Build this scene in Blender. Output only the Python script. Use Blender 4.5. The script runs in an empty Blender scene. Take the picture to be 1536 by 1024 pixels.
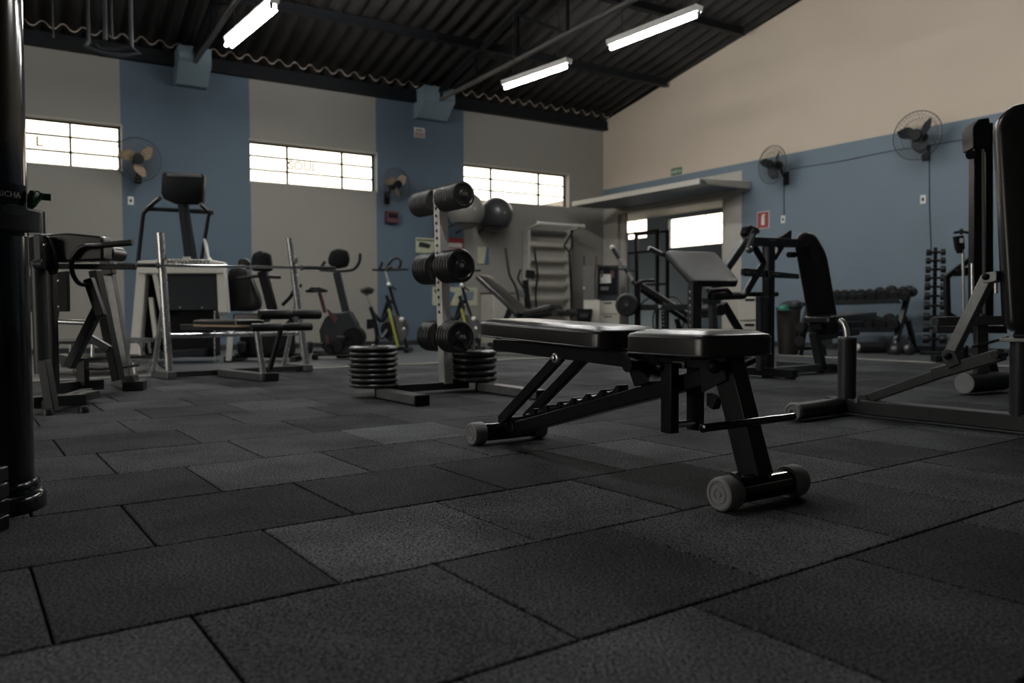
SKY, EXPO, TUBE = 4.2, 0.15, 190.0
import bpy, math, random
import numpy as np
from mathutils import Vector, Matrix
random.seed(7)
scene = bpy.context.scene
COL = scene.collection
PI = math.pi
# ------------------------------------------------------------------ camera geometry
FPX, PIT, ROL, CH = 1180.73, 0.0359743, 0.0035933, 0.54
TA, TL, TR = 0.9553125, 1.0174867, 0.9602
V = lambda *a: np.array(a, float)
_s, _c, _sp, _cp = math.sin(ROL), math.cos(ROL), math.sin(PIT), math.cos(PIT)
FW = V(0, _cp, -_sp); _Z = V(0, _sp, _cp); _X = V(1, 0, 0)
RT = _c*_X - _s*_Z; UP = _s*_X + _c*_Z
EYE = V(0, 0, CH)
def ray(px, py): return FW + RT*(px-768)/FPX - UP*(py-512)/FPX
def hit(px, py, pt, n):
    r = ray(px, py); return EYE + r*(((pt-EYE) @ n)/(r @ n))
def gp(px, py, z=0.0): return hit(px, py, V(0, 0, z), V(0, 0, 1))
DA = V(math.sin(TA), math.cos(TA), 0); DB = V(-math.cos(TA), math.sin(TA), 0)      # floor tile directions
DL = V(math.sin(TL), math.cos(TL), 0); NL = V(DL[1], -DL[0], 0)                     # along / into room from left wall
DR = V(math.cos(TR), -math.sin(TR), 0); NR = V(DR[1], -DR[0], 0)                    # along (away from corner) / into room from right wall
ROT_A = 90-math.degrees(TA); ROT_L = 90-math.degrees(TL); ROT_R = -math.degrees(TR)
CORNER = gp(905, 509.5)
def WL(s, z, d=0.0): return CORNER - DL*s + NL*d + V(0, 0, z)
def WR(t, z, d=0.0): return CORNER + DR*t + NR*d + V(0, 0, z)
# ------------------------------------------------------------------ materials
def _nodes(name):
    m = bpy.data.materials.new(name); m.use_nodes = True
    nt = m.node_tree; b = nt.nodes['Principled BSDF']; return m, nt, b
def mat(name, col, rough=.5, metal=0.0, var=.15, vscale=12, bump=0.0, bscale=200, spec=.5, coat=0.0, detail=4):
    m, nt, b = _nodes(name)
    b.inputs['Metallic'].default_value = metal
    b.inputs['Specular IOR Level'].default_value = spec
    b.inputs['Coat Weight'].default_value = coat
    tc = nt.nodes.new('ShaderNodeTexCoord')
    n = nt.nodes.new('ShaderNodeTexNoise'); n.inputs['Scale'].default_value = vscale; n.inputs['Detail'].default_value = detail
    nt.links.new(tc.outputs['Object'], n.inputs['Vector'])
    mx = nt.nodes.new('ShaderNodeMix'); mx.data_type = 'RGBA'
    c = col
    mx.inputs[6].default_value = (c[0]*(1-var), c[1]*(1-var), c[2]*(1-var), 1)
    mx.inputs[7].default_value = (min(1, c[0]*(1+var)), min(1, c[1]*(1+var)), min(1, c[2]*(1+var)), 1)
    nt.links.new(n.outputs['Fac'], mx.inputs[0]); nt.links.new(mx.outputs[2], b.inputs['Base Color'])
    mr = nt.nodes.new('ShaderNodeMapRange')
    mr.inputs[3].default_value = max(.02, rough*.85); mr.inputs[4].default_value = min(1, rough*1.15)
    nt.links.new(n.outputs['Fac'], mr.inputs[0]); nt.links.new(mr.outputs[0], b.inputs['Roughness'])
    if bump:
        n2 = nt.nodes.new('ShaderNodeTexNoise'); n2.inputs['Scale'].default_value = bscale; n2.inputs['Detail'].default_value = 2
        nt.links.new(tc.outputs['Object'], n2.inputs['Vector'])
        bp = nt.nodes.new('ShaderNodeBump'); bp.inputs['Strength'].default_value = bump; bp.inputs['Distance'].default_value = .004
        nt.links.new(n2.outputs['Fac'], bp.inputs['Height']); nt.links.new(bp.outputs[0], b.inputs['Normal'])
    return m
def emis(name, col, st):
    m, nt, b = _nodes(name)
    b.inputs['Base Color'].default_value = (*col, 1); b.inputs['Emission Color'].default_value = (*col, 1)
    b.inputs['Emission Strength'].default_value = st; return m
def glass(name, tint, amount=.9, rough=.1):
    m, nt, b = _nodes(name)
    tr = nt.nodes.new('ShaderNodeBsdfTransparent'); tr.inputs[0].default_value = (*tint, 1)
    b.inputs['Base Color'].default_value = (.6, .6, .58, 1); b.inputs['Roughness'].default_value = rough
    mx = nt.nodes.new('ShaderNodeMixShader'); mx.inputs[0].default_value = amount
    nt.links.new(b.outputs[0], mx.inputs[1]); nt.links.new(tr.outputs[0], mx.inputs[2])
    nt.links.new(mx.outputs[0], nt.nodes['Material Output'].inputs[0]); return m
M = {}
M['black_steel'] = mat('black painted steel', (.005, .006, .008), .32, 0, .5, 30, .04, 300, .28)
M['gloss_black'] = mat('gloss black paint', (.004, .005, .007), .13, 0, .3, 8, 0, 100, .5)
M['grey_steel'] = mat('grey painted steel', (.026, .028, .030), .38, .1, .3, 20, .05, 300, .35)
M['mid_steel'] = mat('worn grey steel', (.15, .155, .155), .36, .55, .35, 25, .05, 300)
M['brushed'] = mat('brushed bare steel', (.66, .645, .61), .4, .1, .25, 14)
M['chrome'] = mat('chrome', (.75, .76, .76), .2, 1, .05, 18)
M['dull_chrome'] = mat('dull chrome', (.60, .605, .61), .28, .9, .08, 20)
M['vinyl'] = mat('black vinyl', (.011, .0108, .011), .29, 0, .2, 14, .02, 450, .5)
M['vinyl_piping'] = mat('black piping', (.02, .02, .022), .35, 0, .2, 20, .1, 300, .6)
M['rubber'] = mat('black rubber', (.009, .009, .010), .45, 0, .3, 30, .12, 350, .35)
M['rubber_grey'] = mat('grey rubber', (.20, .202, .208), .6, 0, .2, 60, .3, 500, .4)
M['cast'] = mat('cast iron plate', (.016, .016, .017), .36, .0, .3, 40, .05, 300, .6)
M['cast_grey'] = mat('worn iron plate', (.06, .06, .06), .38, .1, .35, 40, .2, 300, .6)
M['plastic'] = mat('black plastic', (.006, .0065, .0075), .5, 0, .2, 30, .05, 400, .12)
M['plastic_grey'] = mat('grey plastic', (.022, .025, .029), .5, 0, .15, 20, .05, 300, .18)
M['white_frame'] = mat('off white enamel', (.60, .58, .53), .4, 0, .12, 6)
M['white_plastic'] = mat('white plastic', (.6, .59, .55), .4, 0, .08, 10)
M['cream'] = mat('cream laminate', (.42, .40, .35), .45, 0, .08, 8)
M['red'] = mat('red plastic', (.16, .015, .02), .4, 0, .15, 20)
M['yellow'] = mat('yellow paint', (.26, .27, .05), .4, 0, .2, 20)
M['green'] = mat('green paper', (.02, .10, .05), .5, 0, .25, 40)
M['teal'] = mat('teal plastic', (.02, .15, .10), .45, 0, .2, 20)
M['dark_red'] = mat('dark red board', (.07, .014, .022), .5, 0, .2, 25)
M['tan'] = mat('tan plastic', (.36, .26, .17), .45, 0, .2, 15)
M['sign_white'] = mat('sign white', (.55, .54, .50), .5, 0, .1, 30)
M['sign_red'] = mat('sign red', (.24, .03, .028), .5, 0, .1, 30)
M['sign_green'] = mat('sign green', (.04, .13, .06), .5, 0, .1, 30)
M['pad_grey'] = mat('charcoal vinyl', (.015, .016, .018), .45, 0, .2, 14, .3, 450, .5)
M['ball_grey'] = mat('grey ball vinyl', (.16, .155, .14), .32, 0, .15, 6)
M['ball_dark'] = mat('charcoal ball vinyl', (.045, .045, .048), .3, 0, .15, 6)
M['blue_wall'] = mat('blue wall paint', (.128, .168, .202), .62, 0, .10, 1.6, .12, 90, .3)
M['blue_stripe'] = mat('shaded blue stripe paint', (.084, .120, .156), .62, 0, .10, 1.6, .12, 90, .3)  # wall blue darkened: the left wall's dimmer light is put into the colour
M['corbel_paint'] = mat('pale blue corbel paint', (.17, .225, .26), .6, 0, .1, 6)
M['eaves_edge'] = mat('bare sheet edge', (.46, .38, .32), .6, 0, .2, 8)
M['beige_wall'] = mat('beige wall paint', (.25, .236, .212), .62, 0, .07, 1.3, .12, 90, .3)  # toned down: dimmer light on the left wall is put into this beige
M['warm_wall'] = mat('warm beige wall paint', (.475, .40, .32), .62, 0, .06, 1.1, .12, 90, .3)
M['trim'] = mat('dull cream trim', (.36, .34, .30), .5, 0, .08, 5)
M['roof'] = mat('dark corrugated sheet', (.026, .0235, .022), .55, 0, .55, 2.5, .2, 60, .4)
M['roof_steel'] = mat('dark roof steel', (.007, .008, .010), .55, 0, .35, 6, 0, 100, .2)
M['grey_pipe'] = mat('pale grey steel', (.11, .105, .10), .5, .2, .3, 10)  # lighter than the rest of the truss
M['concrete'] = mat('smooth concrete', (.085, .088, .088), .38, 0, .25, 3, .08, 60)
M['cupboard_grey'] = mat('grey cupboard laminate', (.095, .095, .09), .5)
M['mirror_grey'] = mat('frosted grey panel', (.14, .18, .23), .3, 0, .1, 3)
M['tube'] = emis('fluorescent tube', (1.0, 1.0, .975), TUBE)
M['glass'] = glass('window glass', (1, .985, .95), .94, .15)
M['acrylic'] = glass('clear acrylic', (.80, .82, .84), .93, .05)
M['dark_glass'] = mat('dark screen', (.010, .012, .014), .15, 0, .1, 5)
M['wire'] = mat('black wire', (.02, .02, .02), .4, 0, .1, 5)
M['paper'] = mat('poster paper', (.42, .42, .30), .5, 0, .35, 18, 0, 100, .3)
M['lettering'] = mat('tan lettering', (.50, .33, .14), .6, 0, .1, 30)
# ------------------------------------------------------------------ mesh builder
def unit(v):
    n = np.linalg.norm(v); return v/n if n > 1e-9 else v
def frame(d, up=None):
    d = unit(np.asarray(d, float)); up = V(0, 0, 1) if up is None else np.asarray(up, float)
    if abs(d @ unit(up)) > .995: up = V(1, 0, 0) if abs(d[0]) < .9 else V(0, 1, 0)
    s = unit(np.cross(d, up)); return d, s, np.cross(s, d)
def fillet(pts, rad, seg=5):
    pts = [np.asarray(p, float) for p in pts]; out = [pts[0]]
    for a, b, c in zip(pts, pts[1:], pts[2:]):
        u, w = unit(a-b), unit(c-b)
        r = min(rad, .45*np.linalg.norm(a-b), .45*np.linalg.norm(c-b))
        p, q = b+u*r, b+w*r
        for i in range(seg+1):
            k = i/seg; out.append(p*(1-k)**2+b*2*k*(1-k)+q*k*k)
    out.append(pts[-1]); return out
def roundrect(L, W, r, seg=4):
    o = []
    for cx, cy, a0 in ((L/2-r, W/2-r, 0), (-L/2+r, W/2-r, 90), (-L/2+r, -W/2+r, 180), (L/2-r, -W/2+r, 270)):
        for i in range(seg+1):
            a = math.radians(a0+90*i/seg); o.append((cx+r*math.cos(a), cy+r*math.sin(a)))
    return o
def rounded(poly, r, seg=4):
    """closed 2D polygon with rounded corners"""
    n = len(poly); out = []
    for i in range(n):
        a, b, c = (V(*poly[i-1]), V(*poly[i]), V(*poly[(i+1) % n]))
        u, w = unit(a-b), unit(c-b); rr = min(r, .45*np.linalg.norm(a-b), .45*np.linalg.norm(c-b))
        p, q = b+u*rr, b+w*rr
        for j in range(seg+1):
            k = j/seg; x = p*(1-k)**2+b*2*k*(1-k)+q*k*k; out.append((x[0], x[1]))
    return out
class MB:
    def __init__(s): s.v = []; s.f = []; s.mi = []; s.cur = 0
    def add(s, vs, fs):
        o = len(s.v); s.v += [tuple(map(float, p)) for p in vs]
        for f in fs: s.f.append([i+o for i in f]); s.mi.append(s.cur)
        return s
    def rings(s, rings, closed=True, cap=True):
        n = len(rings[0]); vs = [p for r in rings for p in r]; fs = []
        for i in range(len(rings)-1):
            for j in range(n if closed else n-1):
                k = (j+1) % n; fs.append([i*n+j, i*n+k, (i+1)*n+k, (i+1)*n+j])
        if cap:
            fs.append(list(range(n))[::-1]); fs.append([(len(rings)-1)*n+j for j in range(n)])
        return s.add(vs, fs)
    def bar(s, p, q, w, h, up=None):
        p, q = np.asarray(p, float), np.asarray(q, float); d, sd, u = frame(q-p, up)
        cs = [(-1, -1), (1, -1), (1, 1), (-1, 1)]
        return s.rings([[o+sd*a*w/2+u*b*h/2 for a, b in cs] for o in (p, q)])
    def box(s, c, size, rz=0):
        c = np.asarray(c, float); r = math.radians(rz); ex = V(math.cos(r), math.sin(r), 0)*size[0]/2; ey = V(-math.sin(r), math.cos(r), 0)*size[1]/2; ez = V(0, 0, size[2]/2)
        cs = [(-1, -1), (1, -1), (1, 1), (-1, 1)]
        return s.rings([[c+ex*a+ey*b+ez*k for a, b in cs] for k in (-1, 1)])
    def tube(s, pts, r, n=10, cap=True, closed=False):
        pts = [np.asarray(p, float) for p in pts]
        if closed: pts = pts+[pts[0]]
        d0, sd, u = frame(pts[1]-pts[0]); rings = []
        for i, p in enumerate(pts):
            a = pts[i]-pts[i-1] if i else pts[1]-pts[0]
            b = pts[i+1]-pts[i] if i < len(pts)-1 else a
            d = unit(unit(a)+unit(b)); sd = unit(sd-d*(sd @ d)); u = np.cross(sd, d)
            rr = r[i] if isinstance(r, (list, tuple)) else r
            rings.append([p+(sd*math.cos(t)+u*math.sin(t))*rr for t in [2*PI*k/n for k in range(n)]])
        return s.rings(rings, True, cap and not closed)
    def cyl(s, p, q, r, n=16, r2=None):
        return s.tube([p, q], [r, r if r2 is None else r2], n)
    def lathe(s, p, d, prof, n=24, loop=False):
        p = np.asarray(p, float); d, sd, u = frame(d)
        R = [[p+d*t+(sd*math.cos(a)+u*math.sin(a))*r for a in [2*PI*k/n for k in range(n)]] for t, r in prof]
        return s.rings(R+[R[0]], True, False) if loop else s.rings(R)
    def ball(s, c, r, n=16, m=9, sq=1.0):
        return s.lathe(V(*c)-V(0, 0, r*sq), (0, 0, 1), [(r*sq*(1-math.cos(PI*i/m)), max(1e-4, r*math.sin(PI*i/m))) for i in range(m+1)], n)
    def torus(s, c, d, R, r, n=32, k=8):
        c = np.asarray(c, float); d, sd, u = frame(d)
        return s.tube([c+(sd*math.cos(a)+u*math.sin(a))*R for a in [2*PI*i/n for i in range(n)]], r, k, closed=True)
    def prism(s, pts, vec):
        pts = [np.asarray(p, float) for p in pts]; vec = np.asarray(vec, float)
        return s.rings([pts, [p+vec for p in pts]])
    def pad(s, O, U, W, out, t, edge=.018, crown=.006):
        """upholstered cushion: 2D outline in the U,W plane at O, thickness t along UxW"""
        O, U, W = np.asarray(O, float), unit(np.asarray(U, float)), unit(np.asarray(W, float)); N = np.cross(U, W)
        P = [V(*p) for p in out]; n = len(P)
        ar = sum(P[i][0]*P[(i+1) % n][1]-P[(i+1) % n][0]*P[i][1] for i in range(n))
        if ar < 0: P = P[::-1]
        nor = []
        for i in range(n):
            e = unit(P[(i+1) % n]-P[i-1]); nor.append(V(e[1], -e[0]))
        lo, hi = np.min(P, axis=0), np.max(P, axis=0); ce = (lo+hi)/2; hx = np.maximum((hi-lo)/2, 1e-3)
        rings = []
        for ins, h in ((.006, 0), (0, .005), (0, t-edge), (edge*.12, t-edge*.5), (edge*.4, t-edge*.14), (edge, t), (edge*2.2, t+crown*.7), (edge*3.2, t+crown)):
            Q = [ce+(p-ce)*(1-ins/hx) for p in P]; rings.append([O+U*q[0]+W*q[1]+N*h for q in Q])
        return s.rings(rings)
def mesh_of(name, mb, mats, smooth=40):
    me = bpy.data.meshes.new(name); me.from_pydata(mb.v, [], mb.f)
    mats = mats if isinstance(mats, (list, tuple)) else [mats]
    for m in mats: me.materials.append(M[m] if isinstance(m, str) else m)
    if len(mats) > 1: me.polygons.foreach_set('material_index', mb.mi)
    import bmesh
    bm = bmesh.new(); bm.from_mesh(me); bmesh.ops.recalc_face_normals(bm, faces=bm.faces); bm.to_mesh(me); bm.free()
    if smooth:
        me.polygons.foreach_set('use_smooth', [True]*len(me.polygons)); me.set_sharp_from_angle(angle=math.radians(smooth))
    me.update(); return me
def obj(name, mb, mats, parent=None, bevel=0.0, label=None, smooth=40, kind=None):
    o = bpy.data.objects.new(name, mesh_of(name, mb, mats, smooth)); COL.objects.link(o)
    if parent is not None: o.parent = parent
    if bevel:
        b = o.modifiers.new('bevel', 'BEVEL'); b.width = bevel; b.segments = 2; b.limit_method = 'ANGLE'; b.angle_limit = math.radians(50)
    if label: o['label'] = label
    if kind: o['kind'] = kind
    return o
def tag(o, label, cat, group=None):
    o['label'] = label; o['category'] = cat
    if group: o['group'] = group
    return o
class T:
    """a thing: Empty at its base; pixel lookups return points in its own frame"""
    def __init__(s, name, label, cat, loc, rot=0.0, group=None, root=None):
        s.loc = V(loc[0], loc[1], loc[2] if len(loc) > 2 else 0); r = math.radians(rot); s.rot = r
        s.ex = V(math.cos(r), math.sin(r), 0); s.ey = V(-math.sin(r), math.cos(r), 0)
        if name is None: return
        o = s.root = bpy.data.objects.new(name, None); o.empty_display_size = .1; COL.objects.link(o)
        o.location = s.loc; o.rotation_euler = (0, 0, r); tag(o, label, cat, group)
    def l(s, P): d = np.asarray(P, float)-s.loc; return V(d @ s.ex, d @ s.ey, d[2])
    def y(s, px, py, off=0.0): return s.l(hit(px, py, s.loc+s.ey*off, s.ey))
    def x(s, px, py, off=0.0): return s.l(hit(px, py, s.loc+s.ex*off, s.ex))
    def z(s, px, py, z=0.0): return s.l(gp(px, py, z+s.loc[2]*0))
    def part(s, name, mb, mats, bevel=0.0, parent=None, label=None, smooth=40): return obj(name, mb, mats, parent or s.root, bevel, label, smooth)
def solo(name, label, cat, mb, mats, loc=(0, 0, 0), rot=0.0, group=None, bevel=0.0, smooth=40):
    o = obj(name, mb, mats, None, bevel, None, smooth); o.location = loc; o.rotation_euler = (0, 0, math.radians(rot)); return tag(o, label, cat, group)
def struct(name, mb, mats, bevel=0.0, smooth=0): return obj(name, mb, mats, None, bevel, None, smooth, 'structure')
def dup(o, matrix=None, label=None, parent=None):
    c = o.copy(); COL.objects.link(c)
    if parent is not None: c.parent = parent
    if label: c['label'] = label
    for ch in list(o.children): dup(ch, parent=c)
    if matrix is not None: c.matrix_world = matrix
    return c
def text_mb(txt, size, thick=.002, bold=0.0):
    cu = bpy.data.curves.new('lettering', 'FONT'); cu.body = txt; cu.size = size; cu.extrude = thick; cu.offset = bold; cu.resolution_u = 3
    cu.align_x = 'CENTER'; cu.align_y = 'CENTER'
    o = bpy.data.objects.new('lettering', cu); COL.objects.link(o)
    dg = bpy.context.evaluated_depsgraph_get(); me = bpy.data.meshes.new_from_object(o.evaluated_get(dg))
    mb = MB(); mb.add([tuple(v.co) for v in me.vertices], [list(p.vertices) for p in me.polygons])
    bpy.data.objects.remove(o); bpy.data.curves.remove(cu); return mb
def place(mb, O, U, W):
    """maps mesh xy plane to U,W at O"""
    U, W = unit(np.asarray(U, float)), unit(np.asarray(W, float)); N = np.cross(U, W); O = np.asarray(O, float)
    r = MB(); r.f = mb.f; r.mi = mb.mi; r.v = [tuple(O+U*p[0]+W*p[1]+N*p[2]) for p in mb.v]; return r
ORD = ['first', 'second', 'third', 'fourth', 'fifth', 'sixth', 'seventh', 'eighth', 'ninth', 'tenth', 'eleventh', 'twelfth']
def from_end(i, n, a='top', b='bottom'):
    """wording for position i of n"""
    if i == 0: return a+'most'
    if i == n-1: return b+'most'
    return ORD[i]+' from the '+a
# ================================================================== FLOOR
def floor_material():
    m, nt, b = _nodes('rubber tile granules'); N = nt.nodes; Lk = nt.links.new
    tc = N.new('ShaderNodeTexCoord'); at = N.new('ShaderNodeAttribute'); at.attribute_name = 'tone'
    big = N.new('ShaderNodeTexNoise'); big.inputs['Scale'].default_value = 2.2; big.inputs['Detail'].default_value = 5; big.inputs['Roughness'].default_value = .6
    fine = N.new('ShaderNodeTexNoise'); fine.inputs['Scale'].default_value = 165; fine.inputs['Detail'].default_value = 2
    vor = N.new('ShaderNodeTexVoronoi'); vor.inputs['Scale'].default_value = 260
    for n in (big, fine, vor): Lk(tc.outputs['Object'], n.inputs['Vector'])
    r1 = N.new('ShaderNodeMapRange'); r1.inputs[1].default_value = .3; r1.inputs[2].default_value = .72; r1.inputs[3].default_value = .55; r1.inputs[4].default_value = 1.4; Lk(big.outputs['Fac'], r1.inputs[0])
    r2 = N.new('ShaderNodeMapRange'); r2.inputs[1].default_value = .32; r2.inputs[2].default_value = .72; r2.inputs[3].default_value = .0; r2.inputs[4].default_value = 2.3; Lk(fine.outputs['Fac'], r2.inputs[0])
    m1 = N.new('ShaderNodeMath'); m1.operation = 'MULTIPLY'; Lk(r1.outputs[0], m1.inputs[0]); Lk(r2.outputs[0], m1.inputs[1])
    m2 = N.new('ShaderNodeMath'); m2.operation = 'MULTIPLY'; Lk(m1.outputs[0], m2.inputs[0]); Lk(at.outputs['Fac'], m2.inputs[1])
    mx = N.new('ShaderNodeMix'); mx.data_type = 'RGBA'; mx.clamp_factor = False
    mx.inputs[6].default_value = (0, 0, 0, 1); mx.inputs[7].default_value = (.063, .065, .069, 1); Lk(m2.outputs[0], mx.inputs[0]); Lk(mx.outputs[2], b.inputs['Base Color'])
    b.inputs['Roughness'].default_value = .8; b.inputs['Specular IOR Level'].default_value = .07
    bp = N.new('ShaderNodeBump'); bp.inputs['Strength'].default_value = .55; bp.inputs['Distance'].default_value = .004
    Lk(vor.outputs['Distance'], bp.inputs['Height']); Lk(bp.outputs[0], b.inputs['Normal']); return m
M['tiles'] = floor_material()
RH, RW = .49, .5
def tile_of(P):
    a, b = P @ DA, P @ DB; r = math.floor((b-.985)/RH); u = a-row_off(r); return r, math.floor(u/RW)
ROWOFF = {-1: .101, 0: .335, 1: .12, 2: .373, 3: .155, 4: .438}
def row_off(r): return ROWOFF.get(r, (r % 2)*.25+.12+.05*math.sin(r*3.3))
TONES = {}
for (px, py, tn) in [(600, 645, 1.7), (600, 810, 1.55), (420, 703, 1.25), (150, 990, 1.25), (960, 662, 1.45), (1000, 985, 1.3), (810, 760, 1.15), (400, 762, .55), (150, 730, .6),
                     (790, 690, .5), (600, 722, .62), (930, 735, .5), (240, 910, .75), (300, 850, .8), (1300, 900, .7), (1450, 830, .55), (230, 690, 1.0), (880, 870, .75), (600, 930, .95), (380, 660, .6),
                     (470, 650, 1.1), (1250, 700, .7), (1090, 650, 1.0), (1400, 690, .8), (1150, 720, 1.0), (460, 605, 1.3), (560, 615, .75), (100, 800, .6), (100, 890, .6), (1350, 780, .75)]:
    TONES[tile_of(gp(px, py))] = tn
AMAX = float(gp(1377, 543) @ DA); BMAX = .985+13*RH+.06
fl = MB(); tones = []
rt_ = random.Random(3)
for r in range(-9, 13):
    b0 = .985+r*RH; b1 = min(b0+RH, BMAX)
    for k in range(-22, 20):
        a0 = row_off(r)+k*RW; a1 = a0+RW
        if a0 > AMAX: continue
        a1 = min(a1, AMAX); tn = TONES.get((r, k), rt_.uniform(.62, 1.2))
        g, ch = .0022, .005; jz = rt_.uniform(-.0012, 0)
        rings = []
        for ins, z in ((g, -.02), (g, -ch+jz), (g+.002, -.0015+jz), (g+ch, jz)):
            rings.append([DA*x+DB*y+V(0, 0, z) for x, y in ((a0+ins, b0+ins), (a1-ins, b0+ins), (a1-ins, b1-ins), (a0+ins, b1-ins))])
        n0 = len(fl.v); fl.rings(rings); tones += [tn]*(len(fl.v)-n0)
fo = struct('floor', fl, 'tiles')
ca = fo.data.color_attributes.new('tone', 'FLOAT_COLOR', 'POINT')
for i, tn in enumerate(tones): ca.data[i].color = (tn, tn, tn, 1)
sub = MB(); sub.rings([[WL(-6, z, -.3), WL(17, z, -.3), WL(17, z, 18), WL(-6, z, 18)] for z in (-.2, -.02)]); struct('subfloor', sub, 'concrete')
# flush concrete apron between the mats and the two walls
ap = MB()
c0 = DA*AMAX+DB*BMAX
far = -12.0
ap.prism([CORNER-DL*17-NL*.1+V(0, 0, -.018), CORNER-NL*.1-DL*0+V(0, 0, -.018), c0+DA*0+V(0, 0, -.018), DA*far+DB*BMAX+V(0, 0, -.018)], (0, 0, .0175))
ap.prism([CORNER+V(0, 0, -.018), CORNER+DR*17+V(0, 0, -.018), DA*AMAX-DB*8+V(0, 0, -.018), c0+V(0, 0, -.018)], (0, 0, .0175))
ap.prism([CORNER+DR*.0+V(0, 0, -.018), CORNER+DR*6+V(0, 0, -.018), CORNER+DR*6-NR*5+V(0, 0, -.018), CORNER-DR*2-NR*5+V(0, 0, -.018)], (0, 0, .0172))
struct('floor_apron', ap, 'concrete')
ed = MB(); ed.bar(DA*-10+DB*(BMAX+.03)+V(0, 0, .003), c0+DB*.03+V(0, 0, .003), .05, .008); ed.bar(c0+DA*.03+V(0, 0, .003), DA*(AMAX+.03)-DB*6+V(0, 0, .003), .05, .008)
struct('trim_1', ed, 'trim')
# ================================================================== WALLS
def ZR(d): return 4.32+.207*d if d <= 8.5 else 4.32+.207*(17-d)
ZT = 4.13
W1, W2, W3 = (8.63, 10.7), (4.8, 6.85), (.85, 3.14)
WINS = [W3, W2, W1, (12.6, 14.8)]
ZB0, ZB1 = 2.58, 3.20
wl = MB()
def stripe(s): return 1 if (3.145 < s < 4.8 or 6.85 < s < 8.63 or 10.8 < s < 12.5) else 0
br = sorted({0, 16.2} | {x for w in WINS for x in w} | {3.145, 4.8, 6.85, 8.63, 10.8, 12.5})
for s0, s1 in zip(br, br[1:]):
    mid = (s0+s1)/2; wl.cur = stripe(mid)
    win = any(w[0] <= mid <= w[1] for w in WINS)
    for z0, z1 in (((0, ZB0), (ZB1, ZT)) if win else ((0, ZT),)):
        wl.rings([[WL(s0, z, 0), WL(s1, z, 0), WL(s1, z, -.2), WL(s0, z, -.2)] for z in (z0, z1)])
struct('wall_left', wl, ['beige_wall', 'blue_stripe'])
wr = MB()
OP0, OP1, OPZ = .42, 3.06, 2.5
def wr_cell(t0, t1, z0, z1, m, top=False):
    wr.cur = m; za, zb = (ZR(t0), ZR(t1)) if top else (z1, z1)
    wr.rings([[WR(t0, z0, d), WR(t1, z0, d), WR(t1, zb, d), WR(t0, za, d)] for d in (0, -.2)])
for t0, t1 in ((0, OP0), (OP1, 3.39)): wr_cell(t0, t1, 0, 2.86, 2)
wr_cell(OP0, OP1, OPZ, 2.86, 2); wr_cell(0, 3.39, 2.86, 2.98, 0); wr_cell(3.39, 17.2, 0, 2.98, 0)
for t0, t1 in ((0, 3.4), (3.4, 8.5), (8.5, 17.2)): wr_cell(t0, t1, 2.98, 0, 1, True)
struct('wall_right', wr, ['blue_wall', 'warm_wall', 'trim'])
# walls behind and beside the camera close the hall; an unseen open doorway is added for fill light
wb = MB(); FILL_DOOR = (6.5, 10.5, 2.8)
for d0, d1, z0, z1 in ((-.2, FILL_DOOR[0], 0, 0), (FILL_DOOR[0], FILL_DOOR[1], FILL_DOOR[2], 0), (FILL_DOOR[1], 17.4, 0, 0)):
    ds = sorted({d0, d1} | ({8.5} if d0 < 8.5 < d1 else set()))
    for a, b_ in zip(ds, ds[1:]):
        wb.rings([[WL(x, z0, a), WL(x, z0, b_), WL(x, ZR(b_), b_), WL(x, ZR(a), a)] for x in (16.2, 16.4)])
struct('wall_back', wb, 'beige_wall')
wf = MB()
for s0, s1, z0, z1 in ((-1.2, 16.4, 0, 4.35),):
    wf.rings([[WL(s0, z, 17.0), WL(s1, z, 17.0), WL(s1, z, 17.2), WL(s0, z, 17.2)] for z in (z0, z1)])
struct('wall_near', wf, 'beige_wall')
# windows
def window(n, s0, s1, mull, words, tilt=None):
    fr = MB(); d = -.13; zs = [ZB0, ZB0+.205, ZB0+.415, ZB1]
    for z in (ZB0+.012, ZB1-.012): fr.bar(WL(s0, z, d), WL(s1, z, d), .03, .024)
    for z in zs[1:3]: fr.bar(WL(s0, z, d), WL(s1, z, d), .03, .026)
    for s in [s0+.012]+mull+[s1-.012]: fr.bar(WL(s, ZB0, d), WL(s, ZB1, d), .03, .04, NL)
    w = struct('window_%d' % n, fr, 'roof_steel')
    cols = [s0]+mull+[s1]
    for i in range(len(cols)-1):
        for j in range(3):
            p = MB(); a, b, z0, z1 = cols[i]+.014, cols[i+1]-.014, zs[j]+.008, zs[j+1]-.008
            dz = .1 if tilt == (i, j) else 0
            p.prism([WL(a, z0, d+dz-.006), WL(b, z0, d+dz-.006), WL(b, z1, d-dz-.006), WL(a, z1, d-dz-.006)], NL*.004)
            obj('pane', p, 'glass', w)
    for wd, s, z, size in words:
        obj('lettering', place(text_mb(wd, size, .001, size*.03), WL(s, z, d+.004), DL, (0, 0, 1)), 'lettering', w, label='thin tan letters on the middle pane')
    sl = MB(); sl.bar(WL(s0-.02, ZB0-.012, -.06), WL(s1+.02, ZB0-.012, -.06), .15, .02); sl.bar(WL(s0-.02, ZB1+.01, -.04), WL(s1+.02, ZB1+.01, -.04), .1, .018); sl.bar(WL(s0-.01, ZB0, -.04), WL(s0-.01, ZB1, -.04), .1, .018, DL)
    obj('window_reveal', sl, 'trim', w)
window(3, *W3, [1.47, 2.52], [('SOUL', 2.05, ZB0+.31, .15)])
window(2, *W2, [5.35, 6.25], [('SOUL', 6.0, ZB0+.315, .19)])
window(1, *W1, [9.25, 10.0], [('L', 9.62, ZB0+.31, .19)])
window(5, *WINS[3], [13.3, 14.1], [])
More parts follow.
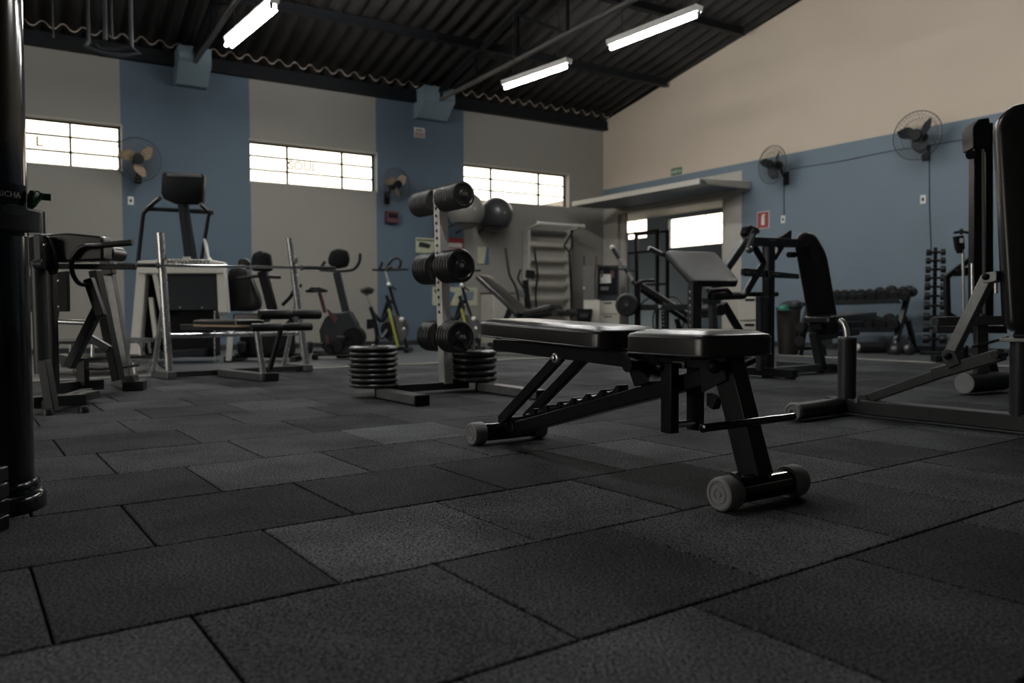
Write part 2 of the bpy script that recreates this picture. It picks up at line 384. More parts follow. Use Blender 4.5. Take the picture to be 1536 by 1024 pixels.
# baseboards
bb = MB(); bb.bar(WL(0, .04, .008), WL(16, .04, .008), .016, .08); struct('baseboard_left', bb, 'grey_steel')
bb = MB(); bb.bar(WR(3.4, .04, .008), WR(17, .04, .008), .016, .08); struct('baseboard_right', bb, 'grey_steel')
# corbels carrying the trusses
for s, n in ((7.70, 'near'), (3.83, 'far'), (11.6, 'hid')):
    k = MB(); w = .44 if n != 'far' else .56
    prof = [(0, 3.86), (.16, 3.86), (.46, 4.10), (.46, 4.33), (0, 4.33)]
    k.prism([WL(s-w/2, z, d) for d, z in prof], -DL*w)
    o = struct('trim_%d' % (2 if n == 'near' else 3 if n == 'far' else 4), k, 'corbel_paint', .004)
# ================================================================== ROOF
def roof(d0, d1):
    rf = MB(); n = int(17.4/.24)*8; rows = []
    for d in (d0, (d0+d1)/2, d1):
        z = 4.32+.207*d if d1 <= 8.6 else 4.32+.207*(17-d)
        row = []
        for i in range(n+1):
            s = -.9+i*.03; ph = (i % 8)/8
            h = [0, 0, .016, .055, .078, .078, .055, .016][i % 8]
            row.append(WL(s, z+h+.006, d))
        rows.append(row)
    rf.rings(rows, closed=False, cap=False)
    return rf
ro = struct('roof', roof(-.75, 8.5), 'roof', smooth=25); sm = ro.modifiers.new('thickness', 'SOLIDIFY'); sm.thickness = .008; sm.offset = 1
ro2 = struct('roof_slope', roof(8.5, 17.8), 'roof', smooth=25); sm = ro2.modifiers.new('thickness', 'SOLIDIFY'); sm.thickness = .008; sm.offset = 1
eb = MB(); eb.bar(WL(-.2, ZT+.09, 0), WL(16.3, ZT+.09, 0), .26, .18); eb.bar(WL(-.02, ZT+.01, .11), WL(16.3, ZT+.01, .11), .06, .03); eb.bar(WL(-.2, ZT+.2, -.09), WL(16.3, ZT+.2, -.09), .05, .20); struct('trim_5', eb, 'roof_steel')
# cut edge of the lowest row of roof sheets, seen above the eaves beam
es = MB(); prof = [0, 0, .016, .055, .078, .078, .055, .016]; P4 = [[], [], [], []]
for i in range(int(17.2/.03)+1):
    s = -.6+i*.03+.3*0; h = prof[(i+10) % 8]; z0 = 4.32
    for j, (d, dz) in enumerate(((.19, -.016), (.19, -.002), (-.3, -.002), (-.3, -.016))): P4[j].append(WL(s, z0+.207*d+h+dz, d))
n = len(P4[0]); es.cur = 1; es.rings(P4[0:2], False, False); es.cur = 0; es.rings([P4[3], P4[0]], False, False)
struct('roof_eaves_sheet', es, ['roof', 'eaves_edge'], smooth=25)
k = 6
for d in (1.80, 3.56, 5.3, 7.0, 8.5, 10.0, 11.7, 13.4, 15.2):
    p = MB(); z = ZR(d)-.065; p.bar(WL(.02, z, d), WL(16.2, z, d), .07, .13); p.bar(WL(.02, z-.06, d+.04), WL(16.2, z-.06, d+.04), .08, .012)
    struct('trim_%d' % k, p, 'roof_steel'); k += 1
def truss(s, label):
    t = T('roof_truss', label, 'roof truss', WL(s, 0), ROT_R+ (0), 'roof trusses')
    # local x runs across the hall away from the left wall
    t2 = T(None, '', '', WL(s, 0)); P = lambda d, z: t.l(WL(s, z, d))
    zt = lambda d: ZR(d)-.17
    b = MB(); b.bar(P(.02, 4.13-.01), P(16.98, 4.12), .05, .045); t.part('bottom_chord', b, 'grey_pipe')
    for d0, d1 in ((.02, 8.5), (8.5, 16.98)):
        b = MB(); b.bar(P(d0, zt(d0)+.02), P(d1, zt(d1)+.02), .06, .06); t.part('top_chord', b, 'roof_steel')
    ds = [1.2*i+.5 for i in range(14)]
    for i, d in enumerate(ds):
        b = MB(); b.bar(P(d, 4.13), P(d, zt(d)), .04, .03); t.part('web', b, 'roof_steel')
        if i+1 < len(ds):
            e = ds[i+1]; b = MB()
            if d < 8: b.bar(P(d, zt(d)), P(e, 4.13), .04, .03)
            else: b.bar(P(d, 4.13), P(e, zt(e)), .04, .03)
            t.part('web', b, 'roof_steel')
truss(3.83, 'dark roof truss resting on the far blue corbel, behind two of the lamps')
truss(7.70, 'dark roof truss resting on the near blue corbel, beside the twin-tube lamp')
# hanging pipe frame near the top left corner of the hall
t = T('hanging_pipe_frame', 'dark frame of vertical pipes hanging under the roof at top left', 'pipe frame', WL(8.6, 3.75, 2.6), ROT_L)
hz = []
for px, pb, r in ((80, 56, .010), (133, 62, .02), (158, 60, .026), (168, 58, .014), (197, 73, .026)):
    p = t.y(px, pb); p[2] += 0; q = p.copy(); d = 2.6; q[2] = ZR(d)-3.75+.02
    b = MB(); b.cyl(p, q, r, 12); t.part('pipe', b, 'roof_steel'); hz.append(p)
b = MB(); lo = [t.y(x, y) for x, y in ((128, 70), (150, 80), (180, 84), (208, 80))]
b.tube([hz[1], lo[0], lo[1], lo[2], lo[3], hz[4]], .035, 8); b.tube([lo[0]+V(.1, .06, .05), lo[1]+V(0, .06, .06), lo[2]+V(0, .05, .08), hz[4]], .03, 8)
t.part('cable_bundle', b, 'roof_steel')
# fluorescent lamps
def lamp(label, p, q, h, twin):
    P, Q = gp(*p, z=h), gp(*q, z=h); L = float(np.linalg.norm(Q-P)); d = Q-P
    t = T('fluorescent_lamp', label, 'ceiling lamp', (P+Q)/2, math.degrees(math.atan2(d[1], d[0])), 'fluorescent lamps under the roof')
    b = MB(); b.rings([[V(x, y, z) for x, y, z in ((s*L/2*1.02, -.06, .10), (s*L/2*1.02, .06, .10), (s*L/2*1.02, .04, .035), (s*L/2*1.02, -.04, .035))] for s in (-1, 1)]); t.part('housing', b, 'white_plastic')
    for y in ((-.035, .035) if twin else (0,)):
        b = MB(); b.cyl((-L/2+.02, y, 0), (L/2-.02, y, 0), .019 if twin else .021, 12); t.part('tube', b, 'tube', smooth=60)
        for s in (-1, 1):
            b = MB(); b.box((s*(L/2-.005), y, .012), (.03, .03, .07)); t.part('lamp_holder', b, 'plastic_grey')
    for s in (-1, 1):
        c = (P+Q)/2+unit(d)*s*L*.35; dd = float((c-CORNER) @ NL)
        b = MB(); b.cyl((s*L*.35, 0, .1), (s*L*.35, 0, ZR(dd)-h), .006, 6); t.part('suspension_rod', b, 'wire')
    return t
lamp('glowing twin-tube fluorescent lamp hanging at upper left of the photo', (343, 69), (412, 11), 3.75, True)
lamp('glowing fluorescent lamp nearest the far corner, lower of the two single tubes', (757, 132), (853, 99), 3.75, False)
lamp('long glowing fluorescent lamp near the right wall, higher of the single tubes', (915, 73), (1048, 22), 3.75, False)
for i, (s_, d_) in enumerate(((11.3, 4.2), (2.6, 8.4), (8.6, 8.6))):  # unseen lamps, added to brighten the walls and equipment fronts
    Q = WL(s_, 4.0, d_); h_ = NL*.72; t = T('fluorescent_lamp', 'unseen fluorescent lamp added to brighten the hall, row %s' % 'abcde'[i], 'ceiling lamp', Q, ROT_R, 'added fill lamps out of view'); L = 1.45
    t.root['label'] = 'unseen single-tube fluorescent lamp added as fill light'
    b = MB(); b.rings([[V(x, y, z) for x, y, z in ((k*L/2*1.02, -.06, .10), (k*L/2*1.02, .06, .10), (k*L/2*1.02, .04, .035), (k*L/2*1.02, -.04, .035))] for k in (-1, 1)]); t.part('housing', b, 'white_plastic')
    b = MB(); b.cyl((-L/2+.02, 0, 0), (L/2-.02, 0, 0), .021, 12); t.part('tube', b, 'tube', smooth=60)
    for k in (-1, 1):
        b = MB(); b.cyl((k*.5, 0, .1), (k*.5, 0, ZR(d_)-4.0), .006, 6); t.part('suspension_rod', b, 'wire')
# ================================================================== SIDE ROOM seen through the opening
sr = MB()
BD = -3.4
def RP(px, py, d=0.0):
    P = hit(px, py, WR(0, 0, d), NR); return float((P-CORNER) @ DR), float(P[2])
tb0, zb0 = RP(1002, 328, BD); tb1, zb1 = RP(1089, 318, BD); _, zb2 = RP(1045, 368, BD)
tc0, zc0 = RP(930, 326, BD); tc1, zc1 = RP(970, 326, BD); _, zc2 = RP(950, 358, BD)
print('side room windows', tb0, tb1, zb1, zb2, '|', tc0, tc1, zc0, zc2)
hz_ = [(tc0, tc1, zc2, zc0), (tb0, tb1+.5, zb2, (zb0+zb1)/2)]
def holes_wall(mb, f, u0, u1, z0, z1, holes):
    us = sorted({u0, u1} | {h[0] for h in holes} | {h[1] for h in holes})
    for a, b in zip(us, us[1:]):
        m = (a+b)/2; z = z0
        for h in sorted([h for h in holes if h[0] <= m <= h[1]], key=lambda h: h[2]):
            mb.rings([[f(a, zz, 0), f(b, zz, 0), f(b, zz, -.12), f(a, zz, -.12)] for zz in (z, h[2])]); z = h[3]
        mb.rings([[f(a, zz, 0), f(b, zz, 0), f(b, zz, -.12), f(a, zz, -.12)] for zz in (z, z1)])
holes_wall(sr, lambda t, z, d: WR(t, z, BD+d), -3.2, 5.2, 0, 2.95, hz_)
struct('wall_side_room', sr, 'blue_wall')
s2 = MB()
for t0 in (-3.2, 5.1):
    s2.rings([[WR(t0, z, -.2), WR(t0+.1, z, -.2), WR(t0+.1, z, BD-.12), WR(t0, z, BD-.12)] for z in (0, 2.95)])
s2.rings([[WR(-3.2, z, -.2), WR(5.2, z, -.2), WR(5.2, z, BD-.12), WR(-3.2, z, BD-.12)] for z in (2.86, 2.95)])
s2.rings([[WR(-3.2, z, -.2), WR(0, z, -.2), WR(0, z, -.1), WR(-3.2, z, -.1)] for z in (0, 2.95)])
struct('ceiling_side_room', s2, 'beige_wall')
for n, (t0, t1, z0, z1) in ((6, hz_[0]), (7, hz_[1])):
    fr = MB()
    for z in (z0, z0+(z1-z0)*.37, z0+(z1-z0)*.68, z1): fr.bar(WR(t0, z, BD-.06), WR(t1, z, BD-.06), .02, .014)
    for t_ in (t0, (t0+t1)/2, t1): fr.bar(WR(t_, z0, BD-.06), WR(t_, z1, BD-.06), .02, .02, DR)
    w = struct('window_%d' % n, fr, 'trim' if n == 7 else 'roof_steel')
    p = MB(); p.prism([WR(t0, z0, BD-.07), WR(t1, z0, BD-.07), WR(t1, z1, BD-.07), WR(t0, z1, BD-.07)], NR*.004); obj('pane', p, 'glass', w)
# door frame in the opening
df = MB()
for t_ in (OP0+.03, OP1-.02): df.bar(WR(t_, 0, -.1), WR(t_, OPZ, -.1), .05, .22, DR)
df.bar(WR(OP0, OPZ-.02, -.1), WR(OP1, OPZ-.02, -.1), .22, .04)
struct('door_1', df, 'trim')
# flap shutter held up over the opening
t = T('flap_door', 'cream flap door swung up over the opening in the right wall', 'door', WR(1.8, 0, 0), ROT_R)
# local x along the wall (away from corner), local y into the wall
f0, f1 = t.l(WR(-.0, 0, 0))[0], t.l(WR(3.28, 0, 0))[0]
dep = 1.15
fr_ = t.y(1051, 272, -dep)
zf = float(fr_[2]); x1 = float(fr_[0]); x0 = float(t.y(861, 305, -dep)[0])
print('flap', x0, x1, zf, f0, f1)
b = MB(); zr = 2.55
b.rings([[V(x, 0-.02, zr), V(x, 0-.02, zr+.05), V(x, -dep, zf+.03), V(x, -dep, zf-.03)] for x in (x0, x1)]); t.part('flap_panel', b, 'mirror_grey')
b = MB(); b.bar((x0-.01, -dep-.02, zf), (x1+.01, -dep-.02, zf), .05, .085); t.part('front_edge', b, 'trim', .006)
b = MB(); b.bar((x0, -.05, zr-.01), (x1+.02, -.05, zr-.01), .06, .07); t.part('rear_edge', b, 'trim', .006)
b = MB(); b.prism([V(x1, -dep, zf+.03), V(x1, -.02, zf+.10), V(x1, -.02, zf-.02), V(x1, -dep+.1, zf-.03)], (.05, 0, 0)); t.part('side_arm', b, 'trim')
b = MB(); b.bar((x1+.02, -dep+.1, zf-.02), (x1+.02, -.02, zr), .04, .04); t.part('side_arm', b, 'trim')
b = MB(); b.bar((x0+.02, -dep+.1, zf-.02), (x0+.02, -.3, zr), .04, .04); t.part('side_arm', b, 'trim')
# ================================================================== PILLAR
P = gp(20, 770); pr = V(-1.345, 2.12, 0)
pc = gp(-28, 765); RAD = .5*0+.118
# radius so that the right silhouette falls at pixel 40 near mid height
t = T('pillar', 'glossy black round steel pillar at the left edge of the photo', 'pillar', pc, 0)
e = t.y(36, 500)[0]; RAD = float(e)*.985; print('pillar radius', RAD, pc)
b = MB(); b.cyl((0, 0, .0), (0, 0, ZR(float((pc-CORNER) @ NL))-.14), RAD, 40); t.part('shaft', b, 'gloss_black')
b = MB(); b.lathe((0, 0, 0), (0, 0, 1), [(0, RAD+.028), (.035, RAD+.028), (.045, RAD+.022), (.05, RAD+.012), (.06, RAD+.010), (.066, RAD+.014), (.074, RAD+.012), (.078, RAD)], 40); t.part('base_collar', b, 'gloss_black')
# ================================================================== CAMERA, WORLD, LIGHT
cam = bpy.data.cameras.new('camera'); cam.sensor_width = 36; cam.lens = FPX/1536*36; cam.clip_start = .05; cam.clip_end = 200
co = bpy.data.objects.new('camera', cam); COL.objects.link(co)
mw = Matrix(((RT[0], UP[0], -FW[0], 0), (RT[1], UP[1], -FW[1], 0), (RT[2], UP[2], -FW[2], CH), (0, 0, 0, 1))); co.matrix_world = mw
cam.dof.use_dof = True; cam.dof.focus_distance = 2.75; cam.dof.aperture_fstop = 2.8
scene.camera = co
w = bpy.data.worlds.new('sky'); scene.world = w; w.use_nodes = True
nt = w.node_tree; bg = nt.nodes['Background']
tc = nt.nodes.new('ShaderNodeTexCoord'); sp = nt.nodes.new('ShaderNodeSeparateXYZ'); nt.links.new(tc.outputs['Generated'], sp.inputs[0])
cr = nt.nodes.new('ShaderNodeValToRGB'); cr.color_ramp.elements[0].position = .46; cr.color_ramp.elements[0].color = (.26, .235, .20, 1)
cr.color_ramp.elements[1].position = .52; cr.color_ramp.elements[1].color = (1, .935, .83, 1)
ma = nt.nodes.new('ShaderNodeMapRange'); ma.inputs[1].default_value = -1; ma.inputs[2].default_value = 1; nt.links.new(sp.outputs[2], ma.inputs[0])
nt.links.new(ma.outputs[0], cr.inputs[0]); nt.links.new(cr.outputs[0], bg.inputs[0]); bg.inputs[1].default_value = SKY
def portal(name, c, u, wdt, hgt, nrm):
    l = bpy.data.lights.new(name, 'AREA'); l.shape = 'RECTANGLE'; l.size = wdt; l.size_y = hgt; l.cycles.is_portal = True
    o = bpy.data.objects.new(name, l); COL.objects.link(o); n = unit(nrm); u = unit(u); v = np.cross(-n, u)
    # light looks along -Z
    o.matrix_world = Matrix(((u[0], v[0], -n[0], c[0]), (u[1], v[1], -n[1], c[1]), (u[2], v[2], -n[2], c[2]), (0, 0, 0, 1)))
for i, (s0, s1) in enumerate(WINS): portal('window_daylight', WL((s0+s1)/2, (ZB0+ZB1)/2, -.22), DL, s1-s0, ZB1-ZB0, NL)
portal('fill_doorway_daylight', WL(16.45, FILL_DOOR[2]/2, (FILL_DOOR[0]+FILL_DOOR[1])/2), NL, FILL_DOOR[1]-FILL_DOOR[0], FILL_DOOR[2], DL)
vs = scene.view_settings; vs.view_transform = 'Standard'; vs.look = 'None'; vs.gamma = 1; vs.use_curve_mapping = False; vs.exposure = EXPO
# ================================================================== FOREGROUND BENCH
t = T('adjustable_bench', 'black padded adjustable weight bench standing alone in the foreground', 'weight bench', (.70, 2.21, 0), 123.4)
def foot(xc, ys, r=.036, rc=.047, zc=.047, front=True):
    b = MB(); b.cyl((xc, -ys, zc), (xc, ys, zc), r, 28); f = t.part('foot_tube', b, 'gloss_black')
    for s in (-1, 1):
        c = MB(); n = 48; p = V(xc, s*(ys-.012), zc); d = V(0, s, 0); dd, sd, u = frame(d)
        prof = [(0, r+.001), (.0, rc-.003), (.004, rc), (.048, rc), (.055, rc-.003), (.058, rc-.008), (.0575, rc-.013), (.055, rc-.015), (.055, rc-.021), (.0575, rc-.023), (.0575, .016), (.055, .0145), (.055, .009), (.0575, .007), (.0575, .0005)]
        rings = []
        for k, (h, rr) in enumerate(prof):
            ring = []
            for i in range(n):
                a = 2*PI*i/n; q = rr-(.0018 if (2 <= k <= 3 and i % 2) else 0)
                ring.append(p+dd*h+(sd*math.cos(a)+u*math.sin(a))*q)
            rings.append(ring)
        c.rings(rings); t.part('foot_cap', c, 'rubber_grey', label='ribbed grey rubber foot cap', smooth=30)
foot(0, .125); foot(1.308, .135)
# main inclined rail
def rail(x): return .085+(1.2-x)*.262
b = MB(); b.bar((1.275, 0, rail(1.275)-.012), (.10, 0, rail(.10)-.002), .06, .05); t.part('main_rail', b, 'black_steel', .004)
b = MB(); b.bar((1.285, 0, .05), (1.21, 0, .08), .075, .05); t.part('rail_gusset', b, 'black_steel', .003)
# ladder notches on the rail
b = MB()
for i in range(7):
    x = 1.12-i*.083; z = rail(x)+.022
    b.prism([V(x+.026, -.024, z-.008), V(x+.022, -.024, z+.010), V(x+.008, -.024, z+.005), V(x-.012, -.024, z+.013), V(x-.034, -.024, z+.034), V(x-.042, -.024, z+.034), V(x-.046, -.024, z+.010)], (0, .048, 0))
t.part('notch_ladder', b, 'black_steel', .0015)
# front post
a0, a1 = V(.125, 0, .412), V(.012, 0, .072)
b = MB(); b.bar(a0, a1, .062, .075, V(1, 0, .3)); t.part('front_post', b, 'black_steel', .004)
b = MB()
for s in (-1, 1):
    b.prism([V(.185, s*.034, .30), V(.195, s*.034, .385), V(.15, s*.034, .44), V(.095, s*.034, .44), V(.09, s*.034, .345)], (0, s*.006, 0))
t.part('post_gusset', b, 'black_steel', .0015)
b = MB(); b.cyl((.1, .03, .385), (.1, .075, .385), .012, 14); b.ball((.1, .078, .385), .021, 16, 8); t.part('adjust_knob', b, 'plastic')
b = MB(); b.bar((.02, .04, .065), (.06, .04, .075), .03, .02); b.bar((.02, -.04, .065), (.06, -.04, .075), .03, .02); b.lathe((.02, 0, .065), (.25, 0, 1), [(0, .05), (.012, .047), (.018, .04)], 20); t.part('weld_collar', b, 'black_steel')
# lever pin on the post side
b = MB(); b.prism([V(.135, .0, .285), V(.175, .0, .30), V(.175, .0, .262), V(.15, .0, .252)], (0, .03, 0)); t.part('stop_block', b, 'black_steel', .002)
# upper frames below the pads
b = MB(); b.bar((.46, .0, .392), (.10, .0, .394), .05, .045); b.bar((.19, -.1, .408), (.19, .1, .408), .04, .014); b.bar((.34, -.1, .408), (.34, .1, .408), .04, .014); t.part('seat_frame', b, 'black_steel', .003)
for y in (.062, -.062):
    b = MB(); b.bar((.47, y, .384), (1.30, y, .404+.006), .028, .046); t.part('back_frame', b, 'black_steel', .003)
for x, z in ((1.29, .41), (.86, .395), (.56, .392)):
    b = MB(); b.bar((x, -.07, z), (x, .07, z), .03, .03); t.part('back_crossbar', b, 'black_steel', .003)
b = MB(); b.cyl((.455, -.085, .372), (.455, .085, .372), .017, 16)
for s in (-1, 1): b.cyl((.455, s*.075, .372), (.455, s*.095, .372), .024, 16)
t.part('hinge_pin', b, 'black_steel')
# bracket from the hinge down to the rail
b = MB(); b.prism([V(.50, -.05, .355), V(.44, -.05, .355), V(.395, -.05, .318), V(.47, -.05, .298)], (0, .1, 0)); t.part('hinge_bracket', b, 'black_steel', .002)
# twin support struts
for y in (.062, -.062):
    p, q = V(.862, y, .375), V(1.262, y, .098); b = MB(); b.bar(p+(p-q)*.03, q, .022, .042); t.part('support_strut', b, 'black_steel', .003)
    b = MB(); s = 1 if y > 0 else -1
    b.lathe((.862, y+s*.008, .375), (0, s, 0), [(0, .022), (.008, .022), (.014, .018), (.016, .010), (.024, .009), (.026, .004)], 18); t.part('strut_bolt', b, 'dull_chrome', label='shiny bolt head')
b = MB(); b.cyl((1.262, -.07, .098), (1.262, .07, .098), .012, 14); b.bar((1.2, -.03, .118), (1.14, -.03, .135), .02, .03); t.part('strut_axle', b, 'black_steel')
# two straps hanging below the seat and their cross rod
for y in (.056, -.056):
    b = MB(); b.bar((.30, y, .385), (.30, y, .168), .034, .046, V(1, 0, 0)); t.part('hanging_strap', b, 'black_steel', .002)
    b = MB(); s = 1 if y > 0 else -1
    b.lathe((.325, y+s*.012, .372), (0, s, 0), [(0, .016), (.012, .015), (.017, .009), (.019, .002)], 16); t.part('strap_bolt', b, 'black_steel')
b = MB(); b.cyl((.292, -.05, .192), (.292, .05, .192), .011, 14); t.part('strap_rod', b, 'dull_chrome')
# long foot rod passing in front of the post
e0, e1 = t.x(1053, 642, .075), t.x(1196, 622, .02)
r0, r1 = V(.052, .205, .238), V(.052, -.23, .238)
r0 = t.x(1055, 642, .014); r1 = t.x(1190, 624.5, .014)
b = MB(); b.cyl(r0, r1, .0115, 16); b.lathe(r0, r0-r1, [(0, .0125), (.004, .0125), (.006, .008), (.006, .001)], 16); b.bar((.03, .02, float(r0[2])), (.03, -.02, float(r0[2])), .03, .016); t.part('foot_rod', b, 'gloss_black')
# pads
def cushion(name, poly, x0, zb, slope, th):
    U = unit(V(1, 0, slope)); W = V(0, 1, 0); O = V(x0, 0, zb)
    b = MB(); b.pad(O, U, W, rounded(poly, .05, 6), th, .014, .010); p = t.part(name, b, 'vinyl', smooth=50)
    N = np.cross(U, W); N = N if N[2] > 0 else -N
    out = rounded(poly, .05, 6)
    for h, k in ((.004, 1.0), (th-.012, .992)):
        c = MB(); c.tube([O+U*x+W*y*k+N*h for x, y in out], .0032 if h < .01 else .0022, 6, closed=True); t.part('piping', c, 'vinyl_piping', parent=p)
    c = MB()
    return p
cushion('seat_pad', [(.062, -.15), (.062, .15), (.415, .15), (.415, -.15)], 0, .412, 0, .066)
cushion('back_pad', [(.115, -.14), (.115, .14), (.24, .15), (.86, .15), (.905, .13), (.905, -.13), (.86, -.15), (.24, -.15)], .412, .4155, .035, .063)
b = MB(); p = t.y(1018, 547, .032); b.box((float(p[0]), .028, float(p[2])), (.05, .012, .022)); t.part('bare_patch', b, 'mid_steel', .002, label='scuffed bare metal patch')
# ================================================================== WEIGHT PLATES
def plate_mb(R, th, hub=.35, holes=True):
    b = MB(); h = th/2
    prof = [(-h*.6, .0135), (-h*.9, .016), (-h*.9, R*.30), (-h*.45, R*.36), (-h*.45, R*.74), (-h*.95, R*.79), (-h, R*.82), (-h*.93, R*.89), (-h*.7, R*.945), (-h*.4, R*.985), (0, R), (h*.4, R*.985), (h*.7, R*.945), (h*.93, R*.89), (h, R*.82), (h*.9, R*.80), (h*.45, R*.74), (h*.45, R*.36), (h*.9, R*.30), (h*.9, .016), (h*.6, .0135)]
    b.lathe((0, 0, 0), (0, 1, 0), prof, 40, True); return b
def grip_plate_mb(R, th):
    """plate with three raised spokes between the hub and the rim"""
    b = plate_mb(R, th); h = th/2
    for s in (-1, 1):
        for k in range(3):
            a = 2*PI*k/3+PI/2; c, sn = math.cos(a), math.sin(a); u = V(c, 0, sn); w = V(-sn, 0, c)
            b.prism([u*R*.28-w*R*.13+V(0, s*h*.4, 0), u*R*.28+w*R*.13+V(0, s*h*.4, 0), u*R*.80+w*R*.24+V(0, s*h*.4, 0), u*R*.80-w*R*.24+V(0, s*h*.4, 0)], (0, s*h*.5, 0))
    return b
# ------------------------------------------------------------------ plate tree
base = gp(667, 588)
t = T('plate_rack', 'grey steel plate tree loaded with black plates behind the bench', 'weight rack', base, ROT_A)
fl0, fl1 = t.z(566, 598), t.z(640, 608); print('tree foot', fl0, fl1, t.z(812, 600), t.z(750, 585))
xl = float((fl0[0]+fl1[0])/2); y0, y1 = float(max(fl0[1], fl1[1])), float(min(fl0[1], fl1[1]))
frn = t.z(812, 600); xr = float(frn[0])
for x, nm in ((xl, 0), (xr, 1)):
    b = MB(); ya, yb = (y0, y1) if nm == 0 else (y0-.02, float(frn[1])); b.bar((x, ya, .036), (x, yb, .036), .09, .055); f = t.part('foot', b, 'mid_steel', .004)
    for yy in (ya, yb):
        c = MB(); c.bar((x, yy, .034), (x, yy+(.02 if yy == ya else -.02), .034), .096, .062); t.part('end_cap', c, 'plastic', .004, f)
b = MB(); b.bar((xl+.045, 0, .045), (xr-.045, 0, .045), .06, .05); t.part('cross_beam', b, 'grey_steel', .004)
top = t.y(660, 284); bot = t.y(669, 584); bot[2] = .06
b = MB(); b.bar(bot, top, .065, .075, V(0, 1, 0)); hb = b; b.cur = 1
for k in range(16):
    z = .55+k*.05; x = bot[0]+(top[0]-bot[0])*(z-bot[2])/(top[2]-bot[2]); hb.lathe((x, -.0325-.0, z), (0, -1, 0), [(0, .011), (.0015, .011), (.0018, .001)], 10); hb.lathe((x-.0375, 0, z), (-1, 0, 0), [(0, .011), (.0015, .011), (.0018, .001)], 10)
t.part('post', hb, ['brushed', 'black_steel'], .0)
def peg_at(z): return V(bot[0]+(top[0]-bot[0])*(z-bot[2])/(top[2]-bot[2]), 0, z)
pts = [t.y(662, 300)[2], t.y(664, 401)[2], t.y(667, 504)[2]]
pegs = []
for z in pts:
    c = peg_at(float(z))
    for s in (-1, 1):
        b = MB(); L = .33 if z == pts[0] else .26
        b.cyl(c+V(0, s*.03, 0), c+V(0, s*L, 0), .0125, 16); b.cyl(c+V(0, s*.03, 0), c+V(0, s*.05, 0), .03, 16)
        t.part('peg', b, 'dull_chrome'); pegs.append((c, s))
ROTM = lambda th: Matrix.Translation(Vector(base)) @ Matrix.Rotation(t.rot, 4, 'Z')
PROTO = {}
def put_plate(kind, loc_local, R, th, matn, label, group, upright, grip=False, cat='weight plate'):
    Lm = Matrix.Translation(Vector(base)) @ Matrix.Rotation(t.rot, 4, 'Z') @ Matrix.Translation(Vector(loc_local))
    if not upright: Lm = Lm @ Matrix.Rotation(PI/2, 4, 'X') @ Matrix.Rotation(random.uniform(0, 6), 4, 'Y')
    else: Lm = Lm @ Matrix.Rotation(random.uniform(0, 6), 4, 'Y')
    if kind not in PROTO:
        o = PROTO[kind] = obj('weight_plate', (grip_plate_mb if grip else plate_mb)(R, th), matn, None, 0, None, 35)
        h = MB(); h.lathe((0, 0, 0), (0, 1, 0), [(-th*.5, .0128), (-th*.52, .024), (th*.52, .024), (th*.5, .0128)], 20, True); obj('hub', h, 'cast_grey', o)
    else:
        o = dup(PROTO[kind])
    tag(o, label, cat, group); o.matrix_world = Lm; return o
names = ['top', 'middle', 'bottom']
for (c, s), (lev, R, th, n, kind) in zip(pegs, ((0, .088, .022, 9, 'small'), (0, .088, .022, 9, 'small'), (1, .112, .027, 6, 'mid'), (1, .112, .027, 6, 'mid'), (2, .108, .027, 5, 'mid2'), (2, .108, .027, 5, 'mid2'))):
    side = 'near-right' if s < 0 else 'far-left'
    for k in range(n):
        off = .052+th*.55+k*(th+.0065)
        lb = 'black plate, %s on %s %s peg of plate tree' % ('outermost' if k == n-1 else 'innermost' if k == 0 else ORD[n-1-k]+' from outer end', names[lev], side)
        put_plate(kind, c+V(0, s*off, -.0), R, th, 'cast' if lev else 'cast_grey', lb, 'plates on the pegs of the plate tree', True, lev > 0)
for x, n, th, R, nm in ((xl, 8, .0335, .158, 'taller floor stack'), (xr, 5, .044, .165, 'shorter floor stack')):
    yy = float(t.z(602, 592)[1]) if x == xl else float(t.z(742, 583)[1])
    z = .0645
    for k in range(n):
        z += th/2; put_plate('floor%d' % n, V(x+random.uniform(-.004, .004), yy+random.uniform(-.004, .004), z), R, th*.985, 'cast', "thick black plate %s in the plate tree's %s" % (from_end(n-1-k, n), nm), 'plates stacked flat on the feet of the plate tree', False)
        z += th/2
    b = MB(); b.cyl((x, yy, .06), (x, yy, z+(.06 if n == 5 else .01)), .0115, 12); t.part('storage_pin', b, 'dull_chrome')
# ================================================================== LEFT SIDE OF THE HALL
def C(x0, y0, k):
    return lambda x, y: (x0+x/k, y0+y/k)
def ypoly(t, pts, off): return [t.y(px, py, off) for px, py in pts]
def yprism(t, pts, off, dep): return MB().prism(ypoly(t, pts, off), (0, dep, 0))
def ytube(t, pts, off, r, fl=.05, n=10):
    P = [t.y(p[0], p[1], p[2] if len(p) > 2 else off) for p in pts]
    return MB().tube(fillet(P, fl) if fl and len(P) > 2 else P, r, n)
def ybar(t, p, q, off, w, h):
    a = t.y(p[0], p[1], p[2] if len(p) > 2 else off); b = t.y(q[0], q[1], q[2] if len(q) > 2 else off)
    return MB().bar(a, b, w, h, (0, 1, 0) if abs((b-a)[2]) > .2 else None)
